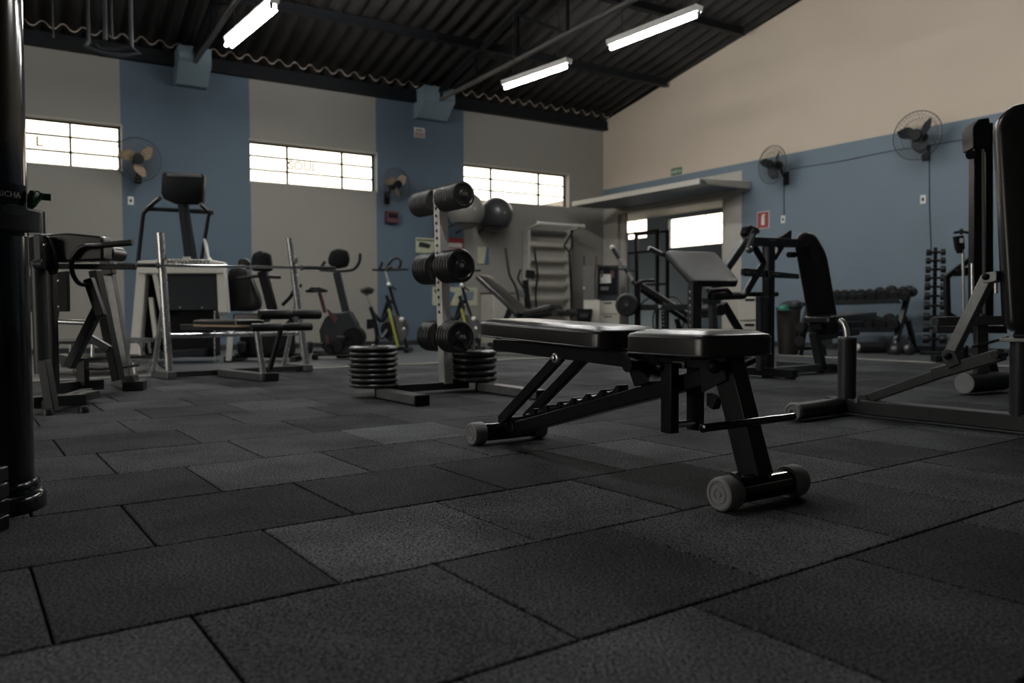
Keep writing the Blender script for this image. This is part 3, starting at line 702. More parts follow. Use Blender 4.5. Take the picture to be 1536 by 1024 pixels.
# ------------------------------------------------------------------ dip and back raise station at the left edge
t = T('back_raise_station', 'black padded back raise machine with curved handle, beside the pillar', 'exercise machine', gp(80, 620), 0)
c1 = C(30, 330, 6.025); c2 = C(30, 470, 6.025)
b = MB(); b.cyl(t.y(57, 392, 0), t.y(63, 560, 0), .037, 20); t.part('front_post', b, 'grey_steel')
b = ybar(t, (66, 540), (79, 618), -.03, .05, .055); t.part('post_sleeve', b, 'grey_steel', .004)
b = ybar(t, (75, 405), (80, 590), .10, .05, .05); t.part('rear_post', b, 'black_steel', .004)
b = ybar(t, (57, 352), (59, 400), -.02, .03, .035); b.cyl(t.y(52, 396, -.03), t.y(66, 396, -.03), .026, 12); t.part('post_bracket', b, 'grey_steel', .003)
b = yprism(t, [(36, 408), (36, 364), (42, 356), (52, 353), (68, 353), (74, 358), (81, 378), (85, 400), (82, 410), (74, 412), (62, 396), (46, 394)], .02, .03); bd = t.part('pad_backboard', b, 'plastic', .006)
b = MB()
for px, py in ((38, 368), (68, 367)): b.lathe(t.y(px, py, .02), (0, -1, 0), [(0, .009), (.006, .008), (.008, .002)], 12)
t.part('bolt', b, 'dull_chrome', parent=bd, label='shiny bolts')
b = MB(); A = t.y(58, 388, .07); q = t.y(154, 388, .07)
b.prism([t.y(p[0], p[1], .07) for p in ((52, 388), (52, 356), (58, 351), (100, 349), (152, 354), (154, 360), (154, 390), (84, 393))], (0, .11, 0)); t.part('hip_pad', b, 'vinyl', .012)
b = MB(); p = t.y(166, 380, .28); b.cyl(p+V(0, -.05, 0), p+V(0, .12, 0), .042, 20); t.part('roller_pad', b, 'vinyl', .01)
b = ybar(t, (86, 399.5), (204, 400.5), .18, .03, .03); t.part('cross_tube', b, 'black_steel', .003)
b = ytube(t, [(196, 364, .0), (148, 368, .0), (122, 369, .05), (107, 388, .05), (108, 410, .1), (118, 426, .15), (134, 427, .2)], .05, .0135, .05, 12); t.part('handle', b, 'black_steel')
b = ytube(t, [(199, 363.5, .0), (155, 367.3, .0)], 0, .0175, 0, 12); t.part('hand_grip', b, 'rubber')
b = ybar(t, (133, 418), (152, 474), .22, .05, .045); t.part('handle_post', b, 'black_steel', .004)
b = ybar(t, (143, 406), (178, 570), .75, .05, .085); t.part('main_mast', b, 'plastic', .005)
b = ybar(t, (149, 460), (104, 550), .25, .05, .058); t.part('diagonal_brace', b, 'plastic_grey', .004)
b = ybar(t, (130, 503), (165, 524), .5, .04, .04); t.part('tie_brace', b, 'black_steel', .004)
b = ybar(t, (164, 402), (193, 568), 1.3, .055, .055); t.part('rear_leg', b, 'mid_steel', .005, label='bare grey steel leg')
b = ybar(t, (159, 388), (165, 412), 1.25, .07, .07); t.part('leg_bracket', b, 'black_steel', .005)
b = ybar(t, (194, 563), (196, 574), 1.3, .085, .09); t.part('leg_collar', b, 'grey_steel', .004)
e = t.z(198, 586); b = MB(); b.bar((e[0]-.32, e[1]+.45, .035), (e[0], e[1]+.04, .035), .11, .06); t.part('rear_foot', b, 'mid_steel', .004)
b = MB(); b.box((e[0], e[1]+.04, .035), (.14, .10, .066), 10); t.part('rear_foot_cap', b, 'rubber', .006)
b = yprism(t, [(37, 415), (101, 406), (102, 467), (37, 468)], .62, .03); pn = t.part('back_board', b, 'plastic', .004)
b = MB()
for px, py in ((88, 421), (88, 460)): b.lathe(t.y(px, py, .62), (0, -1, 0), [(0, .008), (.005, .007), (.007, .002)], 12)
t.part('bolt', b, 'dull_chrome', parent=pn, label='shiny bolts')
b = ytube(t, [(80, 482), (132, 484)], .5, .016, 0, 12); t.part('foot_bar', b, 'chrome')
b = ybar(t, (85, 469, .62), (80, 484, .5), 0, .03, .03); t.part('board_stem', b, 'grey_steel', .002)
e0, e1 = t.z(84, 596), t.z(146, 590); b = MB(); b.bar(V(e0[0], e0[1], .06), V(e1[0], e1[1]+.05, .06), .07, .07); t.part('middle_foot', b, 'grey_steel', .004)
b = MB(); m = (e0+e1)/2; b.bar((m[0]+.03, m[1]+.02, .06), (m[0]+.03, m[1]+.02, .25), .06, .06); t.part('middle_post', b, 'black_steel', .004)
b = MB(); P = [t.y(x, y, m[1]) for x, y in ((100, 548), (125, 551), (150, 552), (186, 549))]; b.prism(P+[p+V(0, 0, -.016) for p in P[::-1]], (0, .22, 0)); t.part('foot_plate', b, 'plastic', .002)
b = MB(); b.prism([V(m[0]-.07, m[1]-.05, .19), V(m[0]+.04, m[1]-.05, .25), V(m[0]-.1, m[1]-.05, .28)], (0, .1, 0)); t.part('gusset', b, 'black_steel')
e0, e1 = t.z(40, 622), t.z(119, 616); b = MB(); b.bar(V(e0[0], e0[1]+.05, .062), V(e1[0], e1[1]+.06, .062), .07, .06); t.part('front_foot', b, 'grey_steel', .004)
b = MB(); b.bar((e1[0]-.12, e1[1]+.05, .05), (e1[0]-.25, e1[1]+.55, .05), .07, .05); b.bar((e0[0]+.05, e0[1]+.05, .05), (e0[0]+.05, e0[1]+.6, .05), .07, .05); t.part('side_rail', b, 'grey_steel', .004)
for px, py in ((66, 624), (120, 620)):
    e = t.z(px, py); b = MB(); b.lathe((e[0], e[1]+.04, 0), (0, 0, 1), [(0, .028), (.02, .028), (.035, .02)], 16); t.part('rubber_foot', b, 'rubber')
# ------------------------------------------------------------------ stacked mini trampolines by the left wall
R0 = .42
ctr = gp(142, 560); ctr = V(ctr[0], ctr[1]+.15, 0)
def trampoline(z, label, group, dx=0, first=None):
    t = T('mini_trampoline', label, 'trampoline', (ctr[0]+dx, ctr[1], z), 20+dx*300, group)
    b = MB(); b.torus((0, 0, .13), (0, 0, 1), R0, .016, 40, 8); t.part('rim', b, 'black_steel')
    b = MB(); b.lathe((0, 0, .125), (0, 0, 1), [(0, .001), (0, R0*.80), (.004, R0*.80), (.004, .001)], 36); t.part('jump_mat', b, 'plastic')
    b = MB(); b.lathe((0, 0, .13), (0, 0, 1), [(.014, R0*.80), (.02, R0*.9), (.016, R0*1.0), (.0, R0*1.04), (-.012, R0*1.05), (-.012, R0*.99)], 40); t.part('edge_cover', b, 'rubber')
    for k in range(6):
        a = 2*PI*k/6+.3; b = MB(); b.cyl((R0*.93*math.cos(a), R0*.93*math.sin(a), .12), (R0*.97*math.cos(a), R0*.97*math.sin(a), .0), .014, 10); t.part('leg', b, 'dull_chrome')
    for k in range(24):
        a = 2*PI*k/24; b = MB(); b.cyl((R0*.8*math.cos(a), R0*.8*math.sin(a), .128), (R0*.97*math.cos(a), R0*.97*math.sin(a), .128), .007, 6); t.part('spring', b, 'dull_chrome')
trampoline(0.0, 'lower black mini trampoline of the stack on the floor by the left wall', 'mini trampolines by the left wall')
trampoline(.165, 'upper black mini trampoline of the stack by the left wall', 'mini trampolines by the left wall', .02)
# wire hoop leaning beside them
t = T('tube_hoop', 'thin black hoop standing beside the stacked mini trampolines', 'hoop', gp(203, 556)+V(.1, .35, 0), 0)
b = MB(); b.torus((0, 0, .17), (.85, 1, .15), .16, .011, 30, 8); t.part('ring', b, 'black_steel')
# ------------------------------------------------------------------ bench press station
pL, pR_ = gp(248, 569), gp(461, 557); d = pR_-pL
t = T('bench_press_station', 'bare steel bench press station with low uprights and padded leg rollers', 'bench press', (pL+pR_)/2, math.degrees(math.atan2(d[1], d[0])))
hw = float(np.linalg.norm(d))/2
for x, tp, bt, nm in ((-hw, (240, 349), (254, 566), 'l'), (hw, (434, 357), (459, 554), 'r')):
    a = t.y(*tp); z = t.y(*bt); z[2] = .07
    b = MB(); b.cyl(z, a, .032, 20); t.part('upright', b, 'dull_chrome')
    mid = z+(a-z)*.52; low = V(mid[0]-.02, .26, .05)
    b = MB(); b.cyl(mid, low, .022, 16); t.part('rear_leg', b, 'dull_chrome')
    b = MB(); b.bar((z[0], -.07, .035), (z[0]-.01, .32, .035), .075, .06); t.part('foot', b, 'mid_steel', .004)
    b = MB(); r = z+(a-z)*.825; b.bar(r+V(0, -.03, -.02), r+V(0, -.085, -.02), .035, .012); b.bar(r+V(0, -.085, -.025), r+V(0, -.085, .02), .035, .012); t.part('bar_hook', b, 'mid_steel', .002)
b = MB(); b.cyl((-hw, .05, .36), (hw, .05, .36), .02, 16); t.part('cross_tube', b, 'dull_chrome')
b = MB(); b.bar((-hw, .02, .035), (hw, .02, .035), .06, .05); t.part('base_beam', b, 'grey_steel', .004)
q = t.z(410, 572); lx, ly = float(q[0])-.05, float(q[1])+.08; print('bench press foot', q, hw)
b = MB(); b.bar((lx, ly-.05, .035), (lx-.05, .0, .035), .075, .06); t.part('bench_foot', b, 'mid_steel', .004)
b = MB(); b.box((lx+.05, ly-.03, .035), (.12, .06, .065)); t.part('foot_cap', b, 'rubber', .005)
b = MB(); b.cyl((lx-.0, ly, .06), (lx-.04, ly+.02, .44), .025, 16); t.part('bench_leg', b, 'dull_chrome')
b = MB(); b.bar((lx-.03, ly, .425), (lx-.2, .5, .425), .05, .05); t.part('bench_rail', b, 'grey_steel', .004)
def bench_pad(O, U, L, W, th, mt):
    b = MB(); U = unit(U); W_ = np.cross((0, 0, 1), U); b.pad(O, U, W_, rounded([(0, -W/2), (L, -W/2), (L, W/2), (0, W/2)], .05), th, .015, .005); return b
u = unit(V(-.17, .5-ly, 0))
p = t.part('bench_pad', bench_pad(V(lx-.06, ly+.06, .452), u, .72, .27, .04, 'vinyl'), 'vinyl', smooth=50)
b = MB(); wv = np.cross((0, 0, 1), u); o_ = V(lx-.06, ly+.06, .436); b.prism([o_+u*x+wv*y for x, y in rounded([(0, -.135), (.72, -.135), (.72, .135), (0, .135)], .05)], (0, 0, .017)); t.part('pad_board', b, 'tan', .003, p, 'worn tan edge under the pad')
for (x0, x1, py, r, off) in ((389, 480, 471.5, .04, ly+.02), (377, 467, 490.5, .032, ly-.10)):
    a = t.y(x0, py, off); e = t.y(x1, py, off); z = (a[2]+e[2])/2; a[2] = e[2] = z
    b = MB(); b.lathe(a, e-a, [(0, r*.7), (.0, r*.9), (.012, r), (float(np.linalg.norm(e-a))*.49, r*.99), (float(np.linalg.norm(e-a))*.5, r*.94), (float(np.linalg.norm(e-a))*.51, r*.99), (float(np.linalg.norm(e-a))-.012, r), (float(np.linalg.norm(e-a)), r*.9), (float(np.linalg.norm(e-a)), r*.7)], 24); t.part('roller_pad', b, 'rubber')
b = MB(); b.tube([t.y(441, 479, ly+.02), t.y(421, 494, ly-.10), t.y(405, 553, ly-.02)], .022, 14); t.part('lever_arm', b, 'black_steel')
b = MB(); p = t.y(441, 479, ly+.0); b.cyl(p+V(0, -.04, 0), p+V(0, .04, 0), .026, 14); t.part('lever_pivot', b, 'dull_chrome')
# barbell in its hooks: its own thing
hk = t.y(340, 399); bz = .0
a = t.y(176, 397, -.06); e = t.y(503, 402, -.06); mid = (a+e)/2
hkz = [o for o in t.root.children if o.name.startswith('bar_hook')]
B = T('barbell', 'long bare steel barbell lying across the uprights of the bench press', 'barbell', t.loc+t.ex*mid[0]+t.ey*mid[1]+V(0, 0, mid[2]), math.degrees(t.rot))
L = float(e[0]-a[0]); dz = float(e[2]-a[2])
X = lambda k: V(k*L/2, 0, k*dz/2)
b = MB(); b.cyl(X(-.82), X(.62), .0125, 14); B.part('bar', b, 'chrome')
for k0, k1 in ((-1, -.70), (.66, 1)):
    b = MB(); b.cyl(X(k0), X(k1), .0165, 16); B.part('sleeve', b, 'grey_steel')
for k in (-.69, .63):
    b = MB(); b.cyl(X(k), X(k+.02), .026, 16); B.part('collar', b, 'mid_steel')
# ------------------------------------------------------------------ step machine
g0 = gp(270, 545); 
t = T('step_machine', 'tall step machine in an off-white frame with a dark console', 'step machine', g0, ROT_L-22)
b = yprism(t, [(206, 392), (220, 393), (208, 541), (193, 541)], 0, .16); t.part('frame_leg', b, 'white_frame', .01)
b = yprism(t, [(324, 394), (336, 396), (342, 469), (327, 469)], 0, .16); t.part('frame_leg', b, 'white_frame', .01)
b = yprism(t, [(206, 391), (230, 390), (245, 388), (310, 389), (336, 393), (335, 410), (207, 410)], -.02, .2); tb = t.part('top_cover', b, 'white_frame', .01)
b = place(text_mb('MOVEMENT', .085, .001), t.y(283, 394, -.024), (1, 0, 0), (0, 0, 1)); t.part('lettering', b, 'plastic', parent=tb, label='dark lettering')
b = yprism(t, [(250, 409), (325, 409), (326, 465), (250, 465)], .015, .05); pn = t.part('front_panel', b, 'plastic_grey', .006)
b = MB()
for px in (270, 303): b.lathe(t.y(px, 461, .015), (0, -1, 0), [(0, .008), (.005, .006), (.006, .001)], 10)
t.part('screw', b, 'dull_chrome', parent=pn, label='shiny screws')
b = yprism(t, [(226, 400), (234, 400), (246, 470), (240, 470)], .0, .06); t.part('inner_strut', b, 'white_frame', .004)
b = yprism(t, [(222, 446), (229, 446), (240, 540), (234, 540)], .05, .06); t.part('inner_strut', b, 'white_frame', .004)
b = yprism(t, [(328, 469), (337, 469), (342, 492), (336, 492)], .05, .05); t.part('side_strut', b, 'dull_chrome', .003)
b = yprism(t, [(342, 488), (350, 488), (346, 541), (338, 541)], -.05, .06); t.part('side_foot', b, 'white_frame', .004)
b = MB(); a = t.y(215, 412, .15); e = t.y(322, 538, .15); b.rings([[V(a[0], .15, z), V(e[0], .15, z), V(e[0], .5, z), V(a[0], .5, z)] for z in (float(e[2])+.02, float(a[2]))]); t.part('drive_housing', b, 'plastic', .01)
b = yprism(t, [(238, 527), (306, 523), (306, 534), (238, 538)], -.05, .3); t.part('lower_step', b, 'plastic_grey', .006)
b = ytube(t, [(322, 466), (322, 545)], -.03, .008, 0, 8); t.part('guide_rod', b, 'dull_chrome')
b = MB(); b.cyl(t.y(287, 392, .12), t.y(274, 300, .05), .07, 20, .055); t.part('console_column', b, 'plastic_grey')
P = [(243, 262), (246, 257), (304, 260), (307, 265), (304, 302), (300, 306), (262, 305), (246, 298), (242, 290)]
f = ypoly(t, P, -.02); cc = sum(f)/len(f); rings = [[cc+(p-cc)*k+V(0, y, 0) for p in f] for y, k in ((-.02, .9), (0, 1), (.09, 1.0), (.12, .93))]
b = MB(); b.rings(rings); cs = t.part('console', b, 'plastic')
b = yprism(t, [(250, 259), (302, 262), (302, 266), (250, 264)], -.045, .02); t.part('console_lip', b, 'mid_steel', .003, cs, 'light grey upper edge')
b = yprism(t, [(243, 262), (249, 261), (249, 295), (244, 293)], -.03, .03); t.part('console_trim', b, 'grey_steel', .004, cs)
b = ytube(t, [(207, 393), (215, 319), (222, 313), (300, 317), (320, 317.5)], .12, .022, .06); t.part('handrail', b, 'black_steel')
b = ytube(t, [(302, 390), (313, 322), (319, 318)], .12, .02, .03); t.part('handrail', b, 'black_steel')
b = ytube(t, [(286, 316.5), (321, 318)], .10, .026, 0); t.part('hand_grip', b, 'grey_steel')
b = ytube(t, [(222, 312, .12), (240, 297, -.15)], 0, .022, 0); t.part('side_handle', b, 'black_steel')
b = ytube(t, [(300, 306, -.1), (311, 317, .1)], 0, .018, 0); t.part('side_handle', b, 'black_steel')
b = ytube(t, [(306, 358, .06), (309, 368, .06), (312, 384, .06), (315, 391, .05)], 0, [.012, .02, .014, .026], 0); t.part('towel_strip', b, 'white_plastic', label='white strip tied to the handrail')
b = yprism(t, [(274, 385), (285, 385), (285, 391), (274, 391)], -.03, .03); t.part('sticker', b, 'sign_white', label='pale sticker')
# ------------------------------------------------------------------ recumbent bike
c6 = C(330, 360, 5.12)
t = T('recumbent_bike', 'black recumbent exercise bike with a padded seat back, behind the bench press', 'exercise bike', V(*(gp(372, 549)[:2]), 0)+V(-.04, .95, 0), 0)
def cpoly(c, pts): return [c(*p) for p in pts]
def padv(t, poly, off, th, mt, name, r=.03):
    f = ypoly(t, poly, off); P2 = [(p[0], p[2]) for p in f]; b = MB(); b.pad(V(0, off, 0), V(1, 0, 0), V(0, 0, 1), rounded(P2, r), th, .02, .008); return t.part(name, b, mt, smooth=50)
padv(t, cpoly(c6, [(95, 215), (215, 215), (262, 300), (325, 450), (322, 525), (270, 547), (75, 547), (45, 500), (58, 330)]), .1, .09, 'vinyl', 'seat_back', .05)
padv(t, cpoly(c6, [(145, 165), (165, 142), (215, 142), (238, 170), (232, 225), (150, 225)]), .14, .05, 'vinyl', 'headrest', .02)
padv(t, cpoly(c6, [(262, 105), (325, 80), (395, 108), (410, 225), (385, 243), (255, 238), (248, 165)]), -.25, .06, 'plastic', 'console', .03)
b = MB(); p = t.y(*c6(330, 90), -.33); b.ball(p, .016, 10, 6); t.part('console_lamp', b, 'mid_steel')
b = ytube(t, [c6(132, 297), c6(280, 276), c6(468, 285)], -.2, .02, .04); t.part('handlebar', b, 'black_steel')
b = ybar(t, c6(325, 240), c6(405, 540), -.2, .10, .09); t.part('console_column', b, 'plastic', .01)
b = MB(); a = t.y(*c6(105, 560), -.2); e = t.y(*c6(320, 632), -.2); b.rings([[V(a[0], -.25, z), V(e[0], -.25, z), V(e[0], .15, z), V(a[0], .15, z)] for z in (e[2], a[2])]); t.part('seat', b, 'vinyl', .025)
a = t.y(362, 510, -.1); e = t.y(436, 540, -.1)
b = MB(); b.box(((a[0]+e[0])/2, -.02, .19), (float(e[0]-a[0]), .3, .28)); t.part('body_housing', b, 'plastic', .03)
b = MB(); b.cyl(((a[0]+e[0])/2+.1, -.19, .24), ((a[0]+e[0])/2+.1, .17, .24), .15, 28); t.part('crank_disc', b, 'plastic', .008)
for s in (-1, 1):
    b = MB(); b.bar((float(a[0])-.1 if s < 0 else float(e[0])+.08, -.3, .035), (float(a[0])-.1 if s < 0 else float(e[0])+.08, .3, .035), .07, .06); t.part('foot_bar', b, 'black_steel', .006)
b = MB(); b.bar((float(a[0])-.1, 0, .06), (float(e[0])+.08, 0, .06), .08, .05); t.part('base_beam', b, 'black_steel', .005)
b = ytube(t, [(424, 457, .0), (436, 445, -.05), (444, 430, -.1), (452, 428, -.12)], 0, .02, .04); t.part('side_handle', b, 'rubber')
for px, s in ((462, 1), (364, -1)):
    b = MB(); p = t.y(px, 521, -.2); b.box(p, (.09, .12, .14)); t.part('pedal', b, 'rubber', .02)
# ------------------------------------------------------------------ upright bike
c4 = C(440, 300, 3.936)
t = T('upright_bike', 'upright exercise bike with round console, by the beige wall', 'exercise bike', gp(530, 540)+V(0, .15, 0), 0)
padv(t, cpoly(c4, [(210, 345), (228, 302), (270, 286), (325, 300), (336, 350), (322, 395), (262, 407), (212, 382)]), -.02, .07, 'plastic', 'console', .03)
b = ytube(t, [c4(395, 315), c4(392, 365), c4(360, 412), c4(280, 420), c4(160, 412), (c4(160, 405)), c4(188, 362)], .04, .018, .06); t.part('handlebar', b, 'rubber')
b = ybar(t, c4(255, 425), c4(318, 690), .05, .08, .085); t.part('console_column', b, 'plastic_grey', .01)
padv(t, cpoly(c4, [(82, 535), (110, 525), (165, 512), (205, 530), (203, 545), (160, 545), (90, 548)]), .0, .12, 'vinyl', 'saddle', .01)
b = ytube(t, [c4(155, 545), c4(188, 665)], .08, .022, 0); t.part('seat_post', b, 'dark_red')
P = [(150, 770), (185, 695), (230, 665), (330, 655), (375, 730), (397, 830), (385, 890), (350, 912), (200, 912), (165, 870)]
b = yprism(t, cpoly(c4, P), -.02, .18); t.part('housing', b, 'plastic_grey', .02)
b = MB(); p = t.y(*c4(350, 810), -.04); b.cyl(p, p+V(0, .22, 0), .125, 32); t.part('flywheel_cover', b, 'plastic', .01)
b = MB(); p = t.y(*c4(255, 860), -.05); b.cyl(p, p+V(0, .26, 0), .075, 24); t.part('crank_disc', b, 'black_steel', .004)
b = yprism(t, cpoly(c4, [(195, 640), (212, 650), (262, 700), (250, 735), (215, 690)]), -.03, .04); t.part('red_trim', b, 'dark_red', .004, label='dark red trim piece')
b = yprism(t, cpoly(c4, [(188, 795), (200, 788), (215, 850), (195, 860)]), -.03, .04); t.part('red_trim', b, 'dark_red', .004, label='red trim piece')
b = MB(); a = t.z(506, 538); e = t.z(560, 536); b.bar((a[0], a[1]-.0, .035), (e[0], e[1]+.05, .035), .07, .055); t.part('foot_bar', b, 'black_steel', .006)
b = MB(); a = t.y(472, 530, .3); b.bar((a[0], .35, .035), (a[0]+.1, -.1, .035), .07, .055); t.part('foot_bar', b, 'black_steel', .006)
b = MB(); b.bar((float(a[0])+.05, .1, .07), (float(e[0])-.1, .02, .07), .09, .06); t.part('base_beam', b, 'black_steel', .005)
for px, py, s in ((480, 516, -1), (512, 506, 1)):
    b = MB(); b.box(t.y(px, py, -.12), (.1, .09, .03)); t.part('pedal', b, 'rubber', .006)
# ------------------------------------------------------------------ spin bikes
c7 = C(530, 370, 6.02)
t = T('spin_bike', 'black spin bike with yellow frame tube, left of the plate tree', 'exercise bike', gp(580, 529)+V(0, .15, 0), 0, 'spin bikes along the left wall')
b = ytube(t, [c7(172, 207), c7(300, 208), c7(500, 202)], -.02, .017, 0); t.part('handlebar', b, 'rubber')
b = ytube(t, [c7(225, 205, ), c7(240, 190), c7(262, 138)], -.08, .02, .02); t.part('bar_end', b, 'rubber')
b = ytube(t, [c7(290, 205), c7(335, 130), c7(360, 105), c7(400, 100), c7(432, 125), c7(425, 165), c7(400, 205)], .02, .02, .05); t.part('aero_loop', b, 'rubber')
b = MB(); b.cyl(t.y(*c7(345, 180), .0), t.y(*c7(300, 205), -.02), .03, 12); t.part('arm_rest', b, 'rubber')
b = ytube(t, [c7(290, 215), c7(305, 280), c7(330, 360)], .0, .016, .03); t.part('stem', b, 'dull_chrome')
b = MB(); b.ball(t.y(*c7(320, 340), -.04), .03, 14, 8); t.part('stem_knob', b, 'white_plastic')
b = ytube(t, [c7(325, 350), c7(365, 500), c7(415, 640), c7(492, 930)], .03, .022, .05); t.part('front_fork', b, 'black_steel')
b = ytube(t, [c7(345, 360), c7(392, 392)], -.02, .013, 0); t.part('brake_lever', b, 'black_steel')
b = ytube(t, [c7(300, 440), c7(340, 560), c7(260, 670)], .0, .026, .03); t.part('main_frame', b, 'black_steel')
b = ytube(t, [c7(365, 500), c7(310, 490), c7(255, 680), c7(180, 600)], .04, .026, .04); t.part('rear_frame', b, 'black_steel')
b = ytube(t, [c7(318, 560), c7(405, 905)], -.05, .02, 0); t.part('yellow_tube', b, 'yellow', label='yellow frame tube')
P = t.y(*c7(113, 395), .0); b = MB(); b.lathe(P+V(0, -.16, 0), (0, 1, 0), [(0, .02), (.03, .045), (.14, .07), (.25, .10), (.29, .09), (.31, .04)], 18)
b.v = [(x, y, float(P[2])+(z-float(P[2]))*.58) for x, y, z in b.v]; t.part('saddle', b, 'vinyl')
b = ytube(t, [c7(105, 425), c7(130, 440), c7(162, 548)], .0, .017, .01); t.part('seat_post', b, 'chrome')
b = ytube(t, [c7(155, 545), c7(190, 640), c7(220, 830), c7(178, 935)], .0, .03, .06); t.part('seat_tube', b, 'black_steel')
b = ytube(t, [c7(200, 830), c7(370, 780)], .0, .026, 0); t.part('lower_tube', b, 'black_steel')
P = t.y(*c7(380, 740), .02); b = MB(); b.lathe(P+V(0, -.02, 0), (0, 1, 0), [(0, .03), (0, .13), (0, .19), (.035, .19), (.035, .13), (.035, .03)], 36); t.part('flywheel', b, 'cast_grey')
b = MB(); b.lathe(t.y(*c7(310, 745), -.05), (0, 1, 0), [(0, .02), (0, .10), (.03, .10), (.03, .02)], 28); t.part('chain_guard', b, 'plastic', .004)
b = yprism(t, cpoly(c7, [(118, 655), (180, 650), (185, 735), (120, 745)]), -.04, .08); t.part('bottle_box', b, 'plastic', .01)
for x, y, r in ((435, 655, .034), (455, 740, .022)):
    b = MB(); b.ball(t.y(*c7(x, y), -.06), r, 14, 8); t.part('resistance_knob', b, 'white_plastic')
a = t.y(*c7(150, 940), 0); e = t.y(*c7(500, 940), 0)
b = MB(); b.bar((a[0], 0, .05), (e[0], 0, .05), .06, .05); t.part('base_beam', b, 'black_steel', .004)
for x in (a[0], e[0]):
    b = MB(); b.bar((x, -.25, .03), (x, .25, .03), .06, .05); t.part('foot_bar', b, 'black_steel', .005)
for s, dx, dz in ((-1, -.07, -.12), (1, .07, .10)):
    p = t.y(*c7(310, 745), 0); b = MB(); b.bar(p+V(0, s*.07, 0), p+V(dx, s*.1, dz), .02, .03); t.part('crank', b, 'dull_chrome'); b = MB(); b.box(p+V(dx, s*.15, dz), (.09, .09, .03)); t.part('pedal', b, 'rubber', .005)
q = gp(690, 527)+V(.0, .25, 0)
dup(t.root, Matrix.Translation(Vector(q)) @ Matrix.Rotation(math.radians(-6), 4, 'Z'), 'second black spin bike, half hidden behind the plate tree post')
# ================================================================== WALL FITTINGS
def wall_fan(label, c, rotz, R, blade_m, hand=1):
    """c: centre of the cage in world; local -y looks into the room; wall lies at local y=+.34"""
    t = T('wall_fan', label, 'wall fan', c, rotz, 'wall fans')
    b = MB(); W_ = .0026
    for y, k in ((-.055, .34), (-.045, .62), (-.025, .85)): b.torus((0, y, 0), (0, 1, 0), R*k, W_*.8, 40, 5)
    b.torus((0, 0, 0), (0, 1, 0), R, W_*2.4, 48, 6)
    for y, k in ((.07, .4), (.05, .75)): b.torus((0, y, 0), (0, 1, 0), R*k, W_*.8, 40, 5)
    n = 36
    for i in range(n):
        a = 2*PI*i/n; ca, sa = math.cos(a), math.sin(a)
        b.tube([V(ca*R*r, y, sa*R*r) for r, y in ((.2, -.058), (.6, -.047), (.86, -.025), (1, 0), (.75, .05), (.3, .075))], W_*.62, 4)
    t.part('cage', b, 'wire')
    b = MB(); b.lathe((0, -.066, 0), (0, 1, 0), [(0, .001), (.001, R*.23), (.010, R*.25), (.016, R*.23)], 24); t.part('badge', b, 'plastic')
    b = MB(); b.lathe((0, -.03, 0), (0, 1, 0), [(0, .035), (.01, .05), (.05, .052), (.055, .03)], 20); t.part('hub', b, 'plastic')
    for k in range(3):
        a0 = 2*PI*k/3+.5; rings = []
        for j in range(9):
            f = j/8; r = R*(.2+.62*f); wd = R*(.16+.34*math.sin(PI*min(1, f*.9+.08))); sweep = .35*f
            P = []
            for q in (-.5, -.17, .17, .5):
                a = a0+sweep+q*wd/r*1.0; P.append((V(math.cos(a)*r, .0+q*.075, math.sin(a)*r)))
            rings.append(P+[p+V(0, .003, 0) for p in P[::-1]])
        b = MB(); b.rings(rings); t.part('blade', b, blade_m, smooth=60)
    b = MB(); b.lathe((0, .06, 0), (0, 1, 0), [(0, .05), (.02, .07), (.10, .068), (.13, .045), (.135, .02)], 22); t.part('motor', b, 'plastic')
    b = MB(); b.tube(fillet([V(0, .12, 0), V(.02*hand, .2, -.03), V(.03*hand, .25, -.13), V(.03*hand, .34, -.16)], .05), .022, 12); t.part('bracket_arm', b, 'plastic')
    b = MB(); b.box((.03*hand, .325, -.18), (.10, .03, .20)); t.part('wall_plate', b, 'plastic', .008)
    return t
def Lc(px, py, d): return hit(px, py, WL(0, 0, d), NL)
def Rc(px, py, d): return hit(px, py, WR(0, 0, d), NR)
wall_fan('wall fan with tan blades high on the blue stripe, left of the step machine console', Lc(207, 239, .35), ROT_L, .30, 'tan')
wall_fan('wall fan high on the far blue stripe, left of the plate tree top', Lc(595, 277, .35), ROT_L+12, .27, 'tan')
wall_fan('dark wall fan above the red fire sign on the right wall', Rc(1158, 247, .35), ROT_R-8, .285, 'plastic_grey', -1)
wall_fan('larger-looking dark wall fan on the right wall, above the dumbbell tower', Rc(1376, 203, .35), ROT_R+4, .31, 'plastic_grey', -1)
# conduits and switch plates
def wall_cable(label, pts, r=.006):
    P = [Rc(x, y, r) for x, y in pts]; b = MB(); b.tube(P, r, 6); b.v = [(x-P[0][0], y-P[0][1], z-P[0][2]) for x, y, z in b.v]
    solo('wall_cable', label, 'cable', b, 'roof_steel', P[0])
wall_cable('thin cable running down from the fan to the switch by the fire sign', [(1176, 262), (1176, 323)])
wall_cable('thin cable running down from the right fan to the dumbbell tower', [(1394, 232), (1394, 300), (1397, 384)])
wall_cable('thin cable strung along the blue right wall between the two fans', [(1185, 254), (1270, 240), (1343, 225), (1395, 218), (1458, 207)], .005)
def switch(label, c, rot, two=False):
    t = T('switch_plate', label, 'wall switch', c, rot)
    b = MB(); b.box((0, -.006, 0), (.075, .012, .115)); t.part('plate', b, 'white_plastic', .003)
    b = MB(); b.box((0, -.014, .0), (.03, .008, .045)); t.part('rocker', b, 'plastic_grey', .002)
switch('small white switch plate on the blue wall beside the red fire sign', Rc(1175, 329, 0), ROT_R)
switch('small white switch plate on the blue wall below the right fan', Rc(1385, 299, 0), ROT_R)
switch('small white socket plate on the blue stripe under the left fan', Lc(196, 301, 0), ROT_L)
